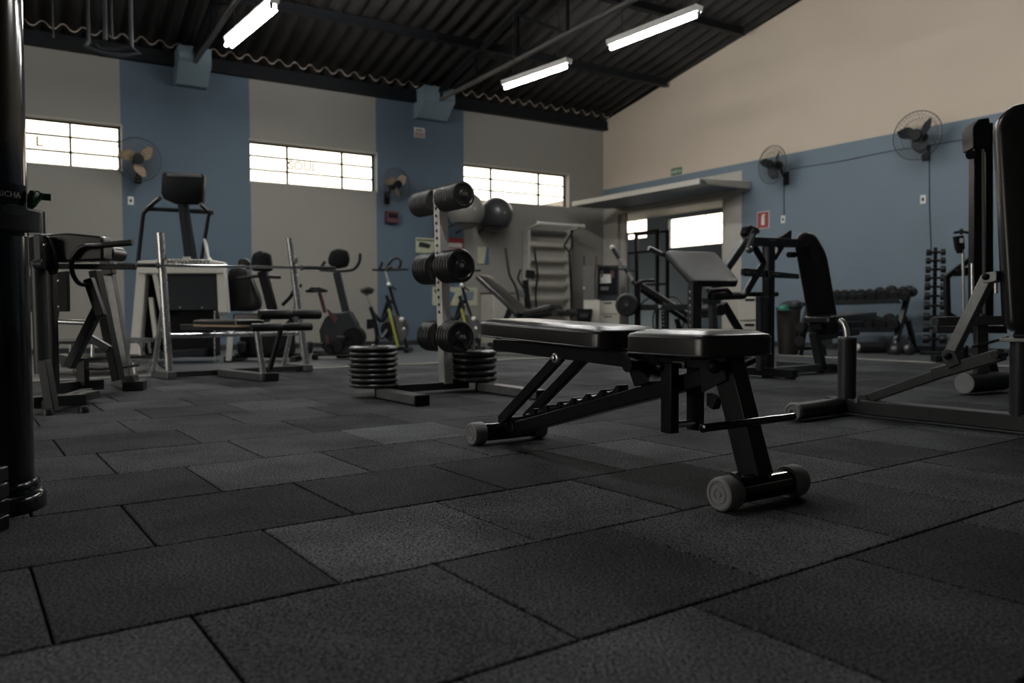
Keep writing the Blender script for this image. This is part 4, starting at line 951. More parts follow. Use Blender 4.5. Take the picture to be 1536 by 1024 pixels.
# signs
def sign(name, label, c, rot, w, h, parts, back='sign_white', th=.008):
    t = T(name, label, 'sign', c, rot)
    b = MB(); b.box((0, -th/2, 0), (w, th, h)); t.part('board', b, back, .001)
    for nm, mb, m in parts: t.part(nm, mb, m)
    return t
def flat(pts, y=-.0095): return MB().prism([V(x, y, z) for x, z in pts], (0, .0015, 0))
sign('exit_sign', 'small green exit sign above the flap door on the right wall', Rc(1015, 257, 0), ROT_R, .26, .13, [('lettering', place(text_mb('SAÍDA', .085, .001), V(0, -.0095, -.005), (1, 0, 0), (0, 0, 1)), 'sign_white')], 'sign_green')
fx = [('red_panel', flat([(-.105, -.125), (.105, -.125), (.105, .125), (-.105, .125)]), 'sign_red'),
      ('symbol', MB().prism([V(x, -.0115, z) for x, z in ((-.03, -.08), (.03, -.08), (.03, .04), (.012, .06), (.045, .075), (.04, .09), (-.012, .09), (-.03, .045))], (0, .0015, 0)), 'sign_white')]
sign('fire_sign', 'red and white fire extinguisher sign on the blue right wall', Rc(1145, 330, 0), ROT_R, .23, .27, fx)
sign('notice', 'tiny white notice with pink lower half high on the far blue stripe', Lc(629, 199, 0), ROT_L, .20, .17, [('lower_band', flat([(-.09, -.08), (.09, -.08), (.09, .01), (-.09, .01)]), mat('faded pink print', (.30, .22, .22), .5)), ('text_line', flat([(-.07, .03), (.07, .03), (.07, .05), (-.07, .05)]), 'plastic_grey')])
t = T('emergency_light_box', 'small dark red box on the far blue stripe below the fan', 'wall box', Lc(586, 326, 0), ROT_L)
b = MB(); b.box((0, -.05, 0), (.22, .10, .20)); t.part('case', b, 'dark_red', .01)
b = MB(); b.box((0, -.105, .02), (.17, .012, .08)); t.part('face', b, 'plastic', .003)
M['poster_blue'] = mat('poster blue ink', (.05, .12, .22), .5, 0, .3, 30); M['pink'] = mat('magenta print', (.30, .04, .12), .5)
def lsz(p, q, d=0):
    d = .012; a, b = Lc(*p, d), Lc(*q, d); return (a+b)/2, abs(float((b-a) @ DL)), abs(float(b[2]-a[2]))
c, w_, h_ = lsz((623, 356), (652, 380)); sign('poster', 'pale yellow poster on the far blue stripe, left of the plate tree post', c, ROT_L, w_, h_, [('print', flat([(-w_*.35, -h_*.1), (w_*.2, -h_*.2), (w_*.3, .02), (-.02, .05), (-w_*.3, .06)]), 'plastic_grey'), ('print', flat([(-w_*.45, h_*.3), (w_*.45, h_*.3), (w_*.45, h_*.38), (-w_*.45, h_*.38)]), 'plastic_grey')], 'paper')
c, w_, h_ = lsz((666, 356), (695, 377)); sign('poster', 'red poster with a white band, right of the plate tree post', c, ROT_L, w_, h_, [('white_band', flat([(-w_*.42, -h_*.22), (w_*.42, -h_*.22), (w_*.42, h_*.12), (-w_*.42, h_*.12)]), 'sign_white'), ('white_line', flat([(-w_*.5, -h_*.4), (w_*.5, -h_*.4), (w_*.5, -h_*.33), (-w_*.5, -h_*.33)]), 'sign_white')], 'sign_red')
c, w_, h_ = lsz((648, 430), (716, 458)); sign('poster', 'wide pale green poster low on the wall behind the plate tree', c, ROT_L, w_, h_, [('print', flat([(-w_*.4, -h_*.3), (-w_*.1, -h_*.35), (0, h_*.2), (-w_*.3, h_*.35)]), 'poster_blue'), ('print', flat([(w_*.1, -h_*.3), (w_*.4, -h_*.2), (w_*.42, h_*.3), (w_*.15, h_*.2)]), 'mirror_grey')], 'paper')
c, w_, h_ = lsz((716, 370), (733, 396)); sign('poster', 'small blue and cream poster on the beige wall under the exercise balls', c, ROT_L, w_, h_, [('print', flat([(w_*.1, -h_*.5), (w_*.5, -h_*.5), (w_*.5, h_*.5), (w_*.3, h_*.5)]), 'poster_blue')], 'paper')
# exercise balls in a wall bracket
def ball(label, px, py, rpx, d, m):
    P = Lc(px, py, d); r = rpx*float((P-EYE) @ FW)/FPX
    t = T('exercise_ball', label, 'exercise ball', P, ROT_L, 'exercise balls on the wall bracket')
    b = MB(); b.ball((0, 0, 0), r, 40, 24); t.part('ball_skin', b, m, smooth=80)
    b = MB(); b.cyl((0, -r*1.002, 0), (0, -r*.97, 0), .014, 12); t.part('plug', b, 'white_plastic')
    return P, r
B1 = ball('pale grey exercise ball on the wall, left one behind the plate tree', 699, 316, 28, .68, 'ball_grey')
B2 = ball('dark charcoal exercise ball on the wall under the far window', 744, 321.5, 25.5, .36, 'ball_dark')
t = T('ball_bracket', 'dark wire wall bracket carrying the two exercise balls', 'wall bracket', Lc(720, 335, 0.0), ROT_L)
for P, r in (B1, B2):
    p = t.l(P); b = MB(); b.torus(p+V(0, 0, -r*.72), (0, 0, 1), r*.70, .011, 36, 8); t.part('ring', b, 'black_steel')
    for s in (-1, 1):
        b = MB(); b.cyl(p+V(s*r*.5, r*.5, -r*.73), V(p[0]+s*r*.5, -.004, p[2]-r*.73-.08), .010, 8); t.part('arm', b, 'black_steel')
# ================================================================== FAR LEFT CORNER EQUIPMENT
# wall bars
sB = float((CORNER-Lc(822, 400, .3)) @ DL)
t = T('wall_bars', 'pale wooden wall bars with an overhanging top rail, in the corner by the flap door', 'wall bars', WL(sB, 0, .02), ROT_L)
P0, P1 = t.y(791, 400, -.12), t.y(852, 400, -.12); x0, x1 = float(P0[0]), float(P1[0]); zt = float(t.y(791, 343, -.12)[2]); print('wallbars', x0, x1, zt)
for x in (x0, x1):
    b = MB(); b.box((x, -.10, zt/2), (.05, .20, zt)); t.part('side_post', b, 'cream' if x == x0 else 'trim', .004)
for py in (367, 389, 408, 426, 447, 468, 489):
    z = float(t.y(820, py, -.15)[2]); b = MB(); b.box(((x0+x1)/2, -.17, z), (x1-x0-.05, .035, .075)); t.part('rung', b, 'cream', .01)
for k in range(3):
    z = .25+k*.0; 
b = MB(); b.box(((x0+x1)/2, -.015, zt/2), (x1-x0-.05, .02, zt)); t.part('backing', b, 'trim')
a, e = t.y(801, 338.5, -.55), t.y(863, 343, -.55); z = zt+.06
b = MB(); b.cyl((x0-.03, -.55, z), (x1+.04, -.55, z), .028, 14); t.part('top_rail', b, 'white_frame')
for x in (x0-.035, x1+.045):
    b = MB(); b.cyl((x-.02, -.55, z), (x+.02, -.55, z), .036, 14); t.part('rail_cap', b, 'white_plastic', label='white end cap')
for x in (x0, x1):
    b = MB(); b.bar((x, -.02, zt-.02), (x, -.57, z), .04, .045); t.part('top_arm', b, 'trim', .003)
b = MB(); b.bar((x0, -.12, zt-.05), (x1, -.12, zt-.05), .05, .07); t.part('top_beam', b, 'mid_steel', .003)
# suspension strap hanging from the rail
q = t.loc+t.ex*(x1+.0)+t.ey*(-.55)+V(0, 0, z-.03)
s = T('suspension_strap', 'black suspension trainer strap hanging from the wall bars top rail', 'exercise strap', q, ROT_L)
for pts in ([(860, 345), (846, 369), (854, 378)], [(857, 345), (858, 369), (854, 378)]):
    b = MB(); P = [s.y(x, y) for x, y in pts]
    for i in range(len(P)-1): b.bar(P[i], P[i+1], .035, .008, (0, 1, 0))
    s.part('upper_strap', b, 'rubber')
b = MB(); P = [s.y(x, y) for x, y in ((854, 377), (855, 400), (857, 440), (857, 462))]
for i in range(3): b.bar(P[i], P[i+1], .045, .01, (0, 1, 0))
s.part('strap', b, 'rubber')
b = MB(); p, q2 = s.y(857, 460), s.y(856, 478); b.bar(p, q2, .04, .02, (0, 1, 0)); s.part('strap_handle', b, 'dark_red', .004, label='dark red handle')
# elliptical trainer
t = T('elliptical_trainer', 'elliptical trainer with black swing arms between sit-up bench and wall bars', 'elliptical trainer', gp(790, 521)+V(0, .3, 0), ROT_L-20)
b = ytube(t, [(758, 372), (764, 413), (774, 430), (782, 470)], -.18, .02, .08); t.part('swing_arm', b, 'rubber')
b = ytube(t, [(801, 372), (807, 413), (803, 437), (805, 470)], .22, .02, .08); t.part('swing_arm', b, 'rubber')
b = ytube(t, [(781, 404), (776, 418), (784, 430), (790, 438)], .0, .018, .05); t.part('fixed_handle', b, 'rubber')
b = ytube(t, [(796, 405), (791, 424), (784, 432)], .1, .018, .05); t.part('fixed_handle', b, 'rubber')
b = ybar(t, (788, 420), (797, 515), .02, .09, .08); t.part('mast', b, 'plastic', .01)
b = yprism(t, [(790, 404), (803, 406), (801, 418), (789, 416)], -.05, .08); t.part('console', b, 'plastic', .008)
b = yprism(t, [(776, 433), (786, 436), (788, 446), (780, 444)], -.08, .06); t.part('painted_glint', b, 'mid_steel', .006)  # pale plate standing in for a reflection on the trainer
b = MB(); p = t.y(800, 500, 0); b.cyl(p+V(0, -.09, 0), p+V(0, .1, 0), .24, 30); t.part('drive_housing', b, 'plastic', .02)
b = MB(); b.bar((-.55, 0, .05), (.7, 0, .05), .09, .06); t.part('base_beam', b, 'black_steel', .005)
for x in (-.55, .7):
    b = MB(); b.bar((x, -.28, .035), (x, .28, .035), .07, .06); t.part('foot_bar', b, 'black_steel', .005)
for s_ in (-1, 1):
    b = MB(); b.bar((-.5, s_*.16, .22), (.2, s_*.16, .3), .05, .05); b.box((-.35, s_*.16, .26), (.36, .14, .04)); t.part('pedal', b, 'plastic', .006)
# sit-up bench
c5 = C(680, 300, 5.12)
t = T('situp_bench', 'dark incline sit-up bench leaning behind the foreground bench, near the wall bars', 'weight bench', gp(790, 533), -32)
Q = [t.y(711, 416, -.15), t.y(775, 475, -.15)]
U = unit(Q[1]-Q[0]); L = float(np.linalg.norm(Q[1]-Q[0]))
b = MB(); Wv = V(0, 1, 0); b.pad(Q[0], U, Wv, rounded([(0, 0), (L, 0), (L, .34), (0, .34)], .05), .055, .015, .006); t.part('back_pad', b, 'vinyl', smooth=50)
Q2 = [t.y(783, 474, -.17), t.y(826, 463, -.17)]; U2 = unit(Q2[1]-Q2[0]); L2 = float(np.linalg.norm(Q2[1]-Q2[0]))
b = MB(); b.pad(Q2[0], U2, Wv, rounded([(0, 0), (L2, 0), (L2, .36), (0, .36)], .06), .06, .018, .008); t.part('seat_pad', b, 'vinyl', smooth=50)
b = MB(); b.bar(Q[0]+V(.05, .17, -.05), Q[1]+V(0, .17, -.06), .06, .05); t.part('back_frame', b, 'black_steel', .003)
b = MB(); b.bar(Q2[0]+V(-.2, .17, -.06), Q2[1]+V(0.02, .17, -.05), .06, .05); t.part('seat_frame', b, 'black_steel', .003)
m = (Q[0]+Q[1])/2; b = MB(); b.bar(m+V(.12, .17, -.15), (float(m[0])-.12, .0+.02, .06), .06, .05); t.part('support_leg', b, 'black_steel', .003)
b = MB(); b.bar(Q2[0]+V(.1, .17, -.08), (float(Q2[0][0])+.12, .02, .06), .06, .05); t.part('front_leg', b, 'black_steel', .003)
b = MB(); b.bar((float(m[0])-.3, .02, .06), (float(Q2[1][0])+.1, .02, .06), .06, .05); t.part('base_beam', b, 'black_steel', .003)
for x in (float(m[0])-.3, float(Q2[1][0])+.1):
    b = MB(); b.bar((x, -.22, .035), (x, .26, .035), .06, .055); t.part('foot_bar', b, 'black_steel', .004)
for s_ in (-1, 1):
    b = MB(); p = Q2[1]+V(.1, .18+s_*.16, -.05); b.cyl(p+V(0, -.1, 0), p+V(0, .1, 0), .045, 18); t.part('leg_roller', b, 'rubber')
# beige side cabinet under the posters
t = T('side_cabinet', 'low beige cabinet against the wall, behind the sit-up bench', 'cabinet', WL(2.62, 0, .25), ROT_L)
z1 = float(t.y(725, 441, -.2)[2]); b = MB(); b.box((0, 0, z1/2), (.42, .44, z1)); t.part('body', b, 'cream', .005)
b = MB(); b.box((.0, -.226, z1*.5), (.38, .015, z1*.86)); dr = t.part('door', b, 'cream', .003)
b = MB(); b.box((.15, -.24, z1*.6), (.015, .02, .1)); t.part('handle', b, 'plastic_grey', .003, dr)
b = MB(); b.box((.02, .0, z1+.02), (.46, .46, .03)); t.part('top', b, 'dark_red', .003, label='dark red top edge')
# display unit in the corner
t = T('display_cooler', 'small glass-front drinks display on drawers in the far corner', 'display cooler', gp(905, 513.5), -8)
def zat(py, off=0): return float(t.y(905, py, off)[2])
xa, xb, xc = float(t.y(876, 430)[0]), float(t.y(896, 430)[0]), float(t.y(928, 430)[0])
z0, z1, z2 = zat(486), zat(450), zat(398)
D_ = .5
b = MB(); b.rings([[V(xb, 0, z), V(xc, 0, z), V(xc, D_, z), V(xb, D_, z)] for z in (z1, z2)]); b.cur = 1
t.part('case', b, ['plastic_grey', 'dark_glass'], .006)
b = MB(); b.prism([V(xb+.03, -.012, z1+.10), V(xc-.03, -.012, z1+.10), V(xc-.03, -.012, z2-.04), V(xb+.03, -.012, z2-.04)], (0, .01, 0)); gd = t.part('glass_door', b, 'dark_glass')
for k, (m_, dx, w__, zz, hh) in enumerate((('sign_white', .12, .20, .36, .16), ('dark_red', .24, .06, .46, .14), ('mid_steel', .10, .14, .14, .06), ('dark_red', .05, .05, .47, .12))):
    b = MB(); b.box((xb+.03+dx, -.016, z1+.10+zz*.8), (w__, .006, hh)); t.part('can_print', b, m_, 0, gd)
b = MB(); b.bar((xb, -.01, z2), (xc+.3, -.05, z2-.12), .05, .03); t.part('top_arm', b, 'black_steel')
b = MB(); b.rings([[V(xb-.02, .02, z), V(xc+.02, .02, z), V(xc+.02, D_, z), V(xb-.02, D_, z)] for z in (0, z1-.01)]); t.part('drawer_body', b, 'cream', .004)
hz2 = (z1-.03)/3
for k in range(3):
    b = MB(); b.box(((xb+xc)/2, .008, .02+hz2*(k+.5)), (xc-xb+.02, .03, hz2*.9)); dr = t.part('drawer', b, 'cream', .004)
    b = MB(); b.box(((xb+xc)/2, -.012, .02+hz2*(k+.82)), (.14, .02, .02)); t.part('handle', b, 'plastic', .002, dr)
t = T('grey_cupboard', 'narrow grey cupboard with two upright rods, left of the drinks display', 'cupboard', gp(884, 514.5), -8)
z2 = float(t.y(884, 398)[2]); xa, xb = float(t.y(875, 430)[0]), float(t.y(892, 430)[0])
b = MB(); b.rings([[V(xa, 0, z), V(xb, 0, z), V(xb, .45, z), V(xa, .45, z)] for z in (0, z2)]); t.part('body', b, 'cupboard_grey', .006)
for px in (876, 894):
    p = t.y(px, 383); b = MB(); b.cyl((float(p[0]), .02, z2-.05), (float(p[0]), .02, float(p[2])), .014, 8); t.part('rod', b, 'dark_red' if px > 880 else 'plastic_grey')
b = MB(); p = t.y(876, 432, -.01); b.ball(p, .02, 10, 6); t.part('knob', b, 'white_plastic')
# low dark table with a black crate and cream box on it
t = T('low_table', 'low dark table top in front of the drinks display', 'table', gp(868, 524), -5)
z = float(t.y(868, 485)[2]); xa, xb = float(t.y(832, 485)[0]), float(t.y(907, 485)[0])
b = MB(); b.box(((xa+xb)/2, .2, z-.02), (xb-xa, .5, .04)); t.part('table_top', b, 'plastic', .006)
for x in (xa+.05, xb-.05):
    for y in (0, .4):
        b = MB(); b.bar((x, y, 0), (x, y, z-.04), .04, .04); t.part('leg', b, 'black_steel')
tz = z
q = t.loc+t.ex*float(t.y(876, 480, .05)[0])+t.ey*.1+V(0, 0, tz)
u_ = T('plastic_crate', 'open black plastic crate standing on the low table', 'crate', q, -8)
h = float(u_.y(876, 463)[2]); b = MB(); b.rings([[V(x*k, y*k, zz) for x, y in ((-.11, -.05), (.11, -.05), (.11, .17), (-.11, .17))] for zz, k in ((0, .85), (h, 1.08), (h, 1.0), (.02, .8))]); u_.part('shell', b, 'plastic')
b = MB(); b.box((0, -.064, h*.55), (.12, .006, h*.3)); u_.part('label_patch', b, 'grey_steel')
q = t.loc+t.ex*float(t.y(888, 480, .25)[0])+t.ey*.36+V(0, 0, tz)
u_ = T('cardboard_box', 'pale cream box on the low table behind the black crate', 'box', q, -8)
h = float(u_.y(888, 451)[2]); b = MB(); b.box((0, 0, h/2), (.24, .15, h)); u_.part('body', b, 'cream', .004)
b = MB(); b.box((0, 0, h+.006), (.25, .16, .012)); u_.part('lid', b, 'trim', .003)
# squat rack and hoops in the side room
t = T('squat_rack', 'black squat rack standing in the side room behind the opening', 'squat rack', WR(1.2, 0, -1.5), ROT_R)
zt = float(t.y(965, 346)[2]); xa, xb = float(t.y(940, 400)[0]), float(t.y(986, 400)[0])
for x in (xa, xb):
    for y in (0, .3):
        b = MB(); b.bar((x, y, 0), (x, y, zt), .06, .06); t.part('upright', b, 'black_steel', .004)
    b = MB(); b.bar((x, -.1, .03), (x, .9, .03), .06, .06); t.part('foot', b, 'black_steel', .004)
for y, z in ((0, zt-.03), (.3, zt-.03), (.3, .5*zt), (0, float(t.y(965, 378)[2]))):
    b = MB(); b.bar((xa, y, z), (xb, y, z), .05, .05); t.part('cross_bar', b, 'black_steel', .004)
for lb, px, y in (('black hoop leaning in the side room, left of the preacher pad', 976, -.9), ('second black hoop leaning in the side room, behind the preacher post', 1003, -.8)):
    P = Rc(px, 410, y); P[2] = 0
    h = T('exercise_hoop', lb, 'hoop', P, ROT_R, 'hoops leaning in the side room'); b = MB(); b.torus((0, 0, .43), (0, 1, -.14), .42, .016, 44, 8); h.part('ring', b, 'black_steel')
# ================================================================== RIGHT SIDE OF THE HALL
c8 = C(840, 240, 3.657); c9 = C(1060, 320, 3.414); c10 = C(1220, 340, 4.655); c11 = C(1136, 460, 3.84); c12 = C(1240, 130, 1.862)
# incline bench press
t = T('incline_bench', 'black incline bench with a loaded plate peg, left of the preacher pad', 'weight bench', gp(995, 541), -12)
b = ytube(t, [(918, 371), (936, 400), (953, 427)], -.25, .022, 0); po = t.part('bar_holder', b, 'grey_steel')
for (x0, y0, x1, y1) in ((929, 388, 937, 402), (942, 409, 949, 421)):
    b = ytube(t, [(x0, y0), (x1, y1)], -.262, .018, 0); t.part('bright_segment', b, 'dull_chrome', parent=po, label='bright segment')  # brighter segments along the holder rod
b = MB(); b.ball(t.y(918, 371, -.25), .028, 12, 8); t.part('holder_tip', b, 'white_plastic', parent=po)
b = ybar(t, (956, 424), (957, 541), -.2, .065, .065); t.part('front_post', b, 'black_steel', .004)
b = ybar(t, (957, 461), (1036, 460), -.2, .065, .065); t.part('side_beam', b, 'grey_steel', .004)
b = MB(); b.lathe(t.y(990, 460, -.235), (0, -1, 0), [(0, .018), (.01, .016), (.014, .004)], 12); t.part('bolt', b, 'dull_chrome')
b = ybar(t, (996, 466), (997, 541), -.17, .06, .05); t.part('hole_post', b, 'grey_steel', .004)
b = MB()
for k in range(7): p = t.y(995, 470+k*6, -.2); b.lathe(p, (0, -1, 0), [(0, .009), (.003, .009), (.003, .002)], 8)
t.part('pin_hole', b, 'dull_chrome')
Q = [t.y(953, 427, .0), t.y(1034, 478, .0)]; U = unit(Q[1]-Q[0]); L = float(np.linalg.norm(Q[1]-Q[0]))
b = MB(); b.pad(Q[0], U, V(0, 1, 0), rounded([(0, 0), (L, 0), (L, .30), (0, .30)], .04), .055, .015, .006); t.part('back_pad', b, 'vinyl', smooth=50)
b = MB(); b.bar(Q[0]+V(.05, .15, -.05), Q[1]+V(0, .15, -.05), .06, .05); t.part('pad_frame', b, 'black_steel', .003)
b = MB(); p = t.y(1030, 478, .0); b.pad(p, V(1, 0, .05), V(0, 1, 0), rounded([(0, 0), (.3, 0), (.3, .30), (0, .30)], .05), .05, .015, .006); t.part('seat_pad', b, 'vinyl', smooth=50)
b = ybar(t, (1015, 478), (1032, 541), .15, .06, .05); t.part('rear_post', b, 'black_steel', .004)
b = ytube(t, [(957, 424), (968, 420), (982, 420.5)], -.05, .02, .03); t.part('side_handle', b, 'rubber')
b = MB(); a = t.y(952, 541, .0); e = t.y(1036, 541, .0); b.bar((a[0], .0, .035), (e[0], .0, .035), .07, .06); t.part('base_beam', b, 'black_steel', .004)
for x in (a[0], e[0]):
    b = MB(); b.bar((x, -.3, .035), (x, .35, .035), .07, .06); t.part('foot_bar', b, 'black_steel', .004)
pk = t.y(940, 457, -.30); b = MB(); b.cyl(pk+V(0, -.06, 0), pk+V(0, .16, 0), .0115, 12); b.bar(pk+V(0, .13, 0), t.y(957, 461, -.17), .03, .03); t.part('plate_peg', b, 'dull_chrome')
base_M = Matrix.Translation(Vector(t.loc)) @ Matrix.Rotation(t.rot, 4, 'Z')
for k, (lb, off, R) in enumerate((('round black plate on the incline bench peg, front one', -.02, .118), ('round black plate on the incline bench peg, behind the front one', .02, .118), ('larger black plate innermost on the incline bench peg', .062, .128))):
    o = obj('weight_plate', grip_plate_mb(R, .034), 'cast', None, 0, None, 35); h = MB(); h.lathe((0, 0, 0), (0, 1, 0), [(-.017, .0128), (-.018, .026), (.018, .026), (.017, .0128)], 20, True); obj('hub', h, 'cast_grey', o)
    tag(o, lb, 'weight plate', 'plates on the incline bench peg'); o.matrix_world = base_M @ Matrix.Translation(Vector(pk+V(0, off, 0))) @ Matrix.Rotation(.4*k, 4, 'Y')
# preacher curl bench
t = T('preacher_bench', 'preacher curl bench with a broad slanted charcoal arm pad on a drilled post', 'preacher bench', gp(1043, 577), ROT_A-14)
a, e = t.y(1040, 421, -.0), t.y(1110, 421, -.0); z0 = float(a[2]+e[2])/2
f, g = t.y(998, 375, .42), t.y(1073, 377, .42); z1 = float(f[2]+g[2])/2
bl, br_, tl, tr_ = V(a[0], 0, z0), V(e[0], 0, z0), V(f[0], .42, z1), V(g[0], .42, z1)
U = unit(br_-bl); Wv = unit((tl+tr_)/2-(bl+br_)/2); Wv = unit(Wv-U*(Wv @ U)*0)
N_ = unit(np.cross(U, Wv)); W2 = np.cross(N_, U)
def uv(p): d = p-bl; return (float(d @ U), float(d @ W2))
b = MB(); b.pad(bl-N_*.055, U, W2, rounded([uv(bl), uv(br_), uv(tr_), uv(tl)], .04), .055, .014, .004); p = t.part('arm_pad', b, M['pad_grey'] if 'pad_grey' in M else 'vinyl', smooth=50)
b = MB(); mm = (bl+br_+tl+tr_)/4-N_*.07; b.bar(mm-W2*.18, mm+W2*.2, .10, .03, N_); t.part('pad_plate', b, 'black_steel', .003)
pz = t.y(1042, 432, .05); zz = float(pz[2])+.03
b = MB(); b.bar((float(pz[0]), .05, .03), (float(pz[0]), .05, zz), .08, .07, (0, 1, 0)); t.part('post', b, 'grey_steel', .004)
b = MB()
for k in range(7): b.lathe((float(pz[0])-.041, .05, zz-.06-k*.05), (-1, 0, 0), [(0, .013), (.002, .013), (.003, .003)], 10); 
t.part('pin_hole', b, 'chrome')
b = MB(); b.bar((float(pz[0]), -.05, .035), (float(pz[0]), .6, .035), .08, .06); t.part('base_beam', b, 'grey_steel', .004)
for y in (.05, .6):
    b = MB(); b.bar((float(pz[0])-.2, y, .035), (float(pz[0])+.2, y, .035), .07, .06); t.part('foot_bar', b, 'grey_steel', .004)
b = MB(); b.bar(mm, (float(pz[0]), .05, zz-.1), .07, .05); t.part('pad_arm', b, 'grey_steel', .003)
b = MB(); p1 = t.y(973, 372, .5); p2 = t.y(992, 381, .5); b.cyl(p1, p2, .022, 12); t.part('rear_grip', b, 'mid_steel')
b = MB(); b.bar(p2, mm+W2*.1, .04, .03); t.part('grip_arm', b, 'black_steel')
# chest press machine
t = T('chest_press_machine', 'black seated chest press machine with tall back pad facing right', 'exercise machine', gp(1150, 566), 38)
b = ybar(t, (1153, 360), (1152, 566), 0, .075, .075); po = t.part('main_post', b, 'black_steel', .005)
b = ybar(t, (1150, 370), (1151, 420), -.045, .02, .03); t.part('bright_strip', b, 'mid_steel', .003, po, 'bright segment')  # brighter strip on the upper post
b = ybar(t, (1126, 362), (1192, 365), .0, .07, .07); t.part('top_beam', b, 'black_steel', .004)
b = yprism(t, [(1121, 340), (1126, 337), (1138, 342), (1141, 348), (1132, 354), (1123, 358), (1118, 350)], .32, .06); t.part('pivot_block', b, 'black_steel', .006)
b = ybar(t, (1128, 346), (1064, 438), .35, .065, .065); t.part('press_lever', b, 'grey_steel', .006)
b = ytube(t, [(1130, 368), (1146, 394), (1116, 444), (1068, 445)], -.05, .027, .04); t.part('press_arm', b, 'black_steel')
b = ytube(t, [(1062, 436), (1090, 434), (1096, 441)], -.2, .018, .03); t.part('hand_grip', b, 'rubber')
b = ytube(t, [(1066, 445), (1108, 443)], -.05, .031, 0); t.part('hand_grip', b, 'rubber')
b = ytube(t, [(1121, 441), (1140, 441), (1165, 441)], .1, .022, 0); t.part('cross_grip', b, 'black_steel')
b = yprism(t, [(1115, 403), (1119, 402), (1199, 411), (1199, 418), (1119, 414), (1115, 411)], -.05, .025); sl = t.part('slotted_plate', b, 'grey_steel', .003)
for x0, x1, y0 in ((1119, 1125, 408), (1160, 1169, 411), (1131, 1140, 409)):
    b = yprism(t, [(x0, y0-1.6), (x1, y0-1), (x1, y0+1.8), (x0, y0+1.2)], -.054, .004); t.part('slot', b, 'mid_steel', 0, sl)
b = yprism(t, [(1163, 360), (1184, 346), (1188, 345), (1187, 366)], .0, .02); t.part('gusset', b, 'black_steel', .003)
b = ybar(t, (1160, 388), (1174, 366), .02, .04, .04); t.part('brace', b, 'black_steel', .003)
b = ybar(t, (1122, 372), (1130, 352), -.1, .03, .03); b.ball(t.y(1124, 374, -.1), .03, 12, 8); t.part('adjust_pin', b, 'mid_steel')
# back pad, upright slab seen three-quarter from its front
A0, A1 = t.y(1189, 350, .08), t.y(1216, 499, .08)
Uv = unit(A0-A1); L = float(np.linalg.norm(A0-A1))
th = math.radians(-58); Wd = V(math.cos(th), math.sin(th), 0)
wid = .245
b = MB(); b.pad(A1+Uv*0, Wd, Uv, rounded([(0, 0), (wid, 0), (wid, L*.8), (wid*.72, L*1.0), (wid*.28, L*1.02), (0, L*.93)], .07, 6), .06, .018, .008); t.part('back_pad', b, 'vinyl', smooth=50)
b = MB(); b.bar(A1+Wd*wid/2+V(-.02, .0, .05), A0+Wd*wid/2+V(-.02, .0, -.1), .06, .04, Wd); t.part('pad_spine', b, 'black_steel', .003)
b = ybar(t, (1187, 365), (1201, 367), .08, .05, .05); t.part('pad_mount', b, 'black_steel', .003)
b = ytube(t, [(1183, 382), (1192, 382)], .06, .025, 0); t.part('adjust_knob', b, 'plastic')
p0, p1 = t.y(1226, 479, -.05), t.y(1297, 472, -.05)
b = MB(); Us = unit(p1-p0); b.pad(p0+V(0, -.14, -.03), Us, V(0, 1, 0), rounded([(0, 0), (float(np.linalg.norm(p1-p0)), .0), (float(np.linalg.norm(p1-p0)), .30), (0, .30)], .06), .06, .018, .008); t.part('seat_pad', b, 'vinyl', smooth=50)
b = ybar(t, (1224, 490), (1286, 487), -.02, .10, .06); t.part('seat_frame', b, 'black_steel', .006)
b = ybar(t, (1226, 506), (1286, 497), .0, .05, .06); t.part('seat_beam', b, 'grey_steel', .004)
b = ybar(t, (1221, 498), (1233, 556), .0, .075, .07); t.part('seat_post', b, 'grey_steel', .004)
e = t.y(1237, 556, .0); x1 = float(e[0])
b = MB(); b.bar((.0, .0, .05), (x1+.1, .0, .05), .07, .06); t.part('base_beam', b, 'mid_steel', .004)
b = MB(); b.bar((x1+.12, -.15, .04), (x1+.12, .55, .04), .08, .065); t.part('foot_bar', b, 'grey_steel', .004)
b = MB(); b.bar((-.03, -.28, .05), (-.03, .35, .05), .08, .065); t.part('foot_bar', b, 'black_steel', .004)
for y in (-.24, .3):
    b = MB(); b.lathe((-.03, y, 0), (0, 0, 1), [(0, .045), (.012, .045), (.016, .03), (.03, .03)], 16); t.part('rubber_foot', b, 'rubber')
b = ybar(t, (1112, 548), (1135, 538), .1, .045, .045); t.part('rear_brace', b, 'black_steel', .003)
b = ybar(t, (1137, 449), (1150, 449), -.03, .05, .05); b.bar(t.y(1140, 449, -.03), t.y(1140, 556, -.03), .05, .05, (0, 1, 0)); t.part('guide_post', b, 'grey_steel', .004)
# leg of a second machine behind the preacher bench
t = T('leg_curl_machine', 'dark grey machine post and pads standing between preacher bench and white drawers', 'exercise machine', gp(1078, 545), 20)
b = ybar(t, (1068, 449), (1073, 545), 0, .07, .07); t.part('post', b, 'grey_steel', .005)
b = yprism(t, [(1058, 447), (1082, 447), (1080, 456), (1064, 456)], -.04, .1); t.part('top_plate', b, 'grey_steel', .004)
b = ybar(t, (1085, 455), (1112, 500), .1, .07, .06); t.part('lever', b, 'black_steel', .005)
b = ybar(t, (1098, 497), (1134, 499), .0, .09, .05); t.part('foot_plate', b, 'black_steel', .005)
b = MB(); p = t.y(1082, 465, .05); b.cyl(p, p+V(0, .3, 0), .06, 20); t.part('roller_pad', b, 'rubber')
b = MB(); b.bar((-.3, 0, .035), (.5, 0, .035), .07, .06); t.part('base_beam', b, 'black_steel', .004)
b = ybar(t, (1112, 500), (1116, 545), .1, .06, .06); t.part('rear_post', b, 'black_steel', .004)
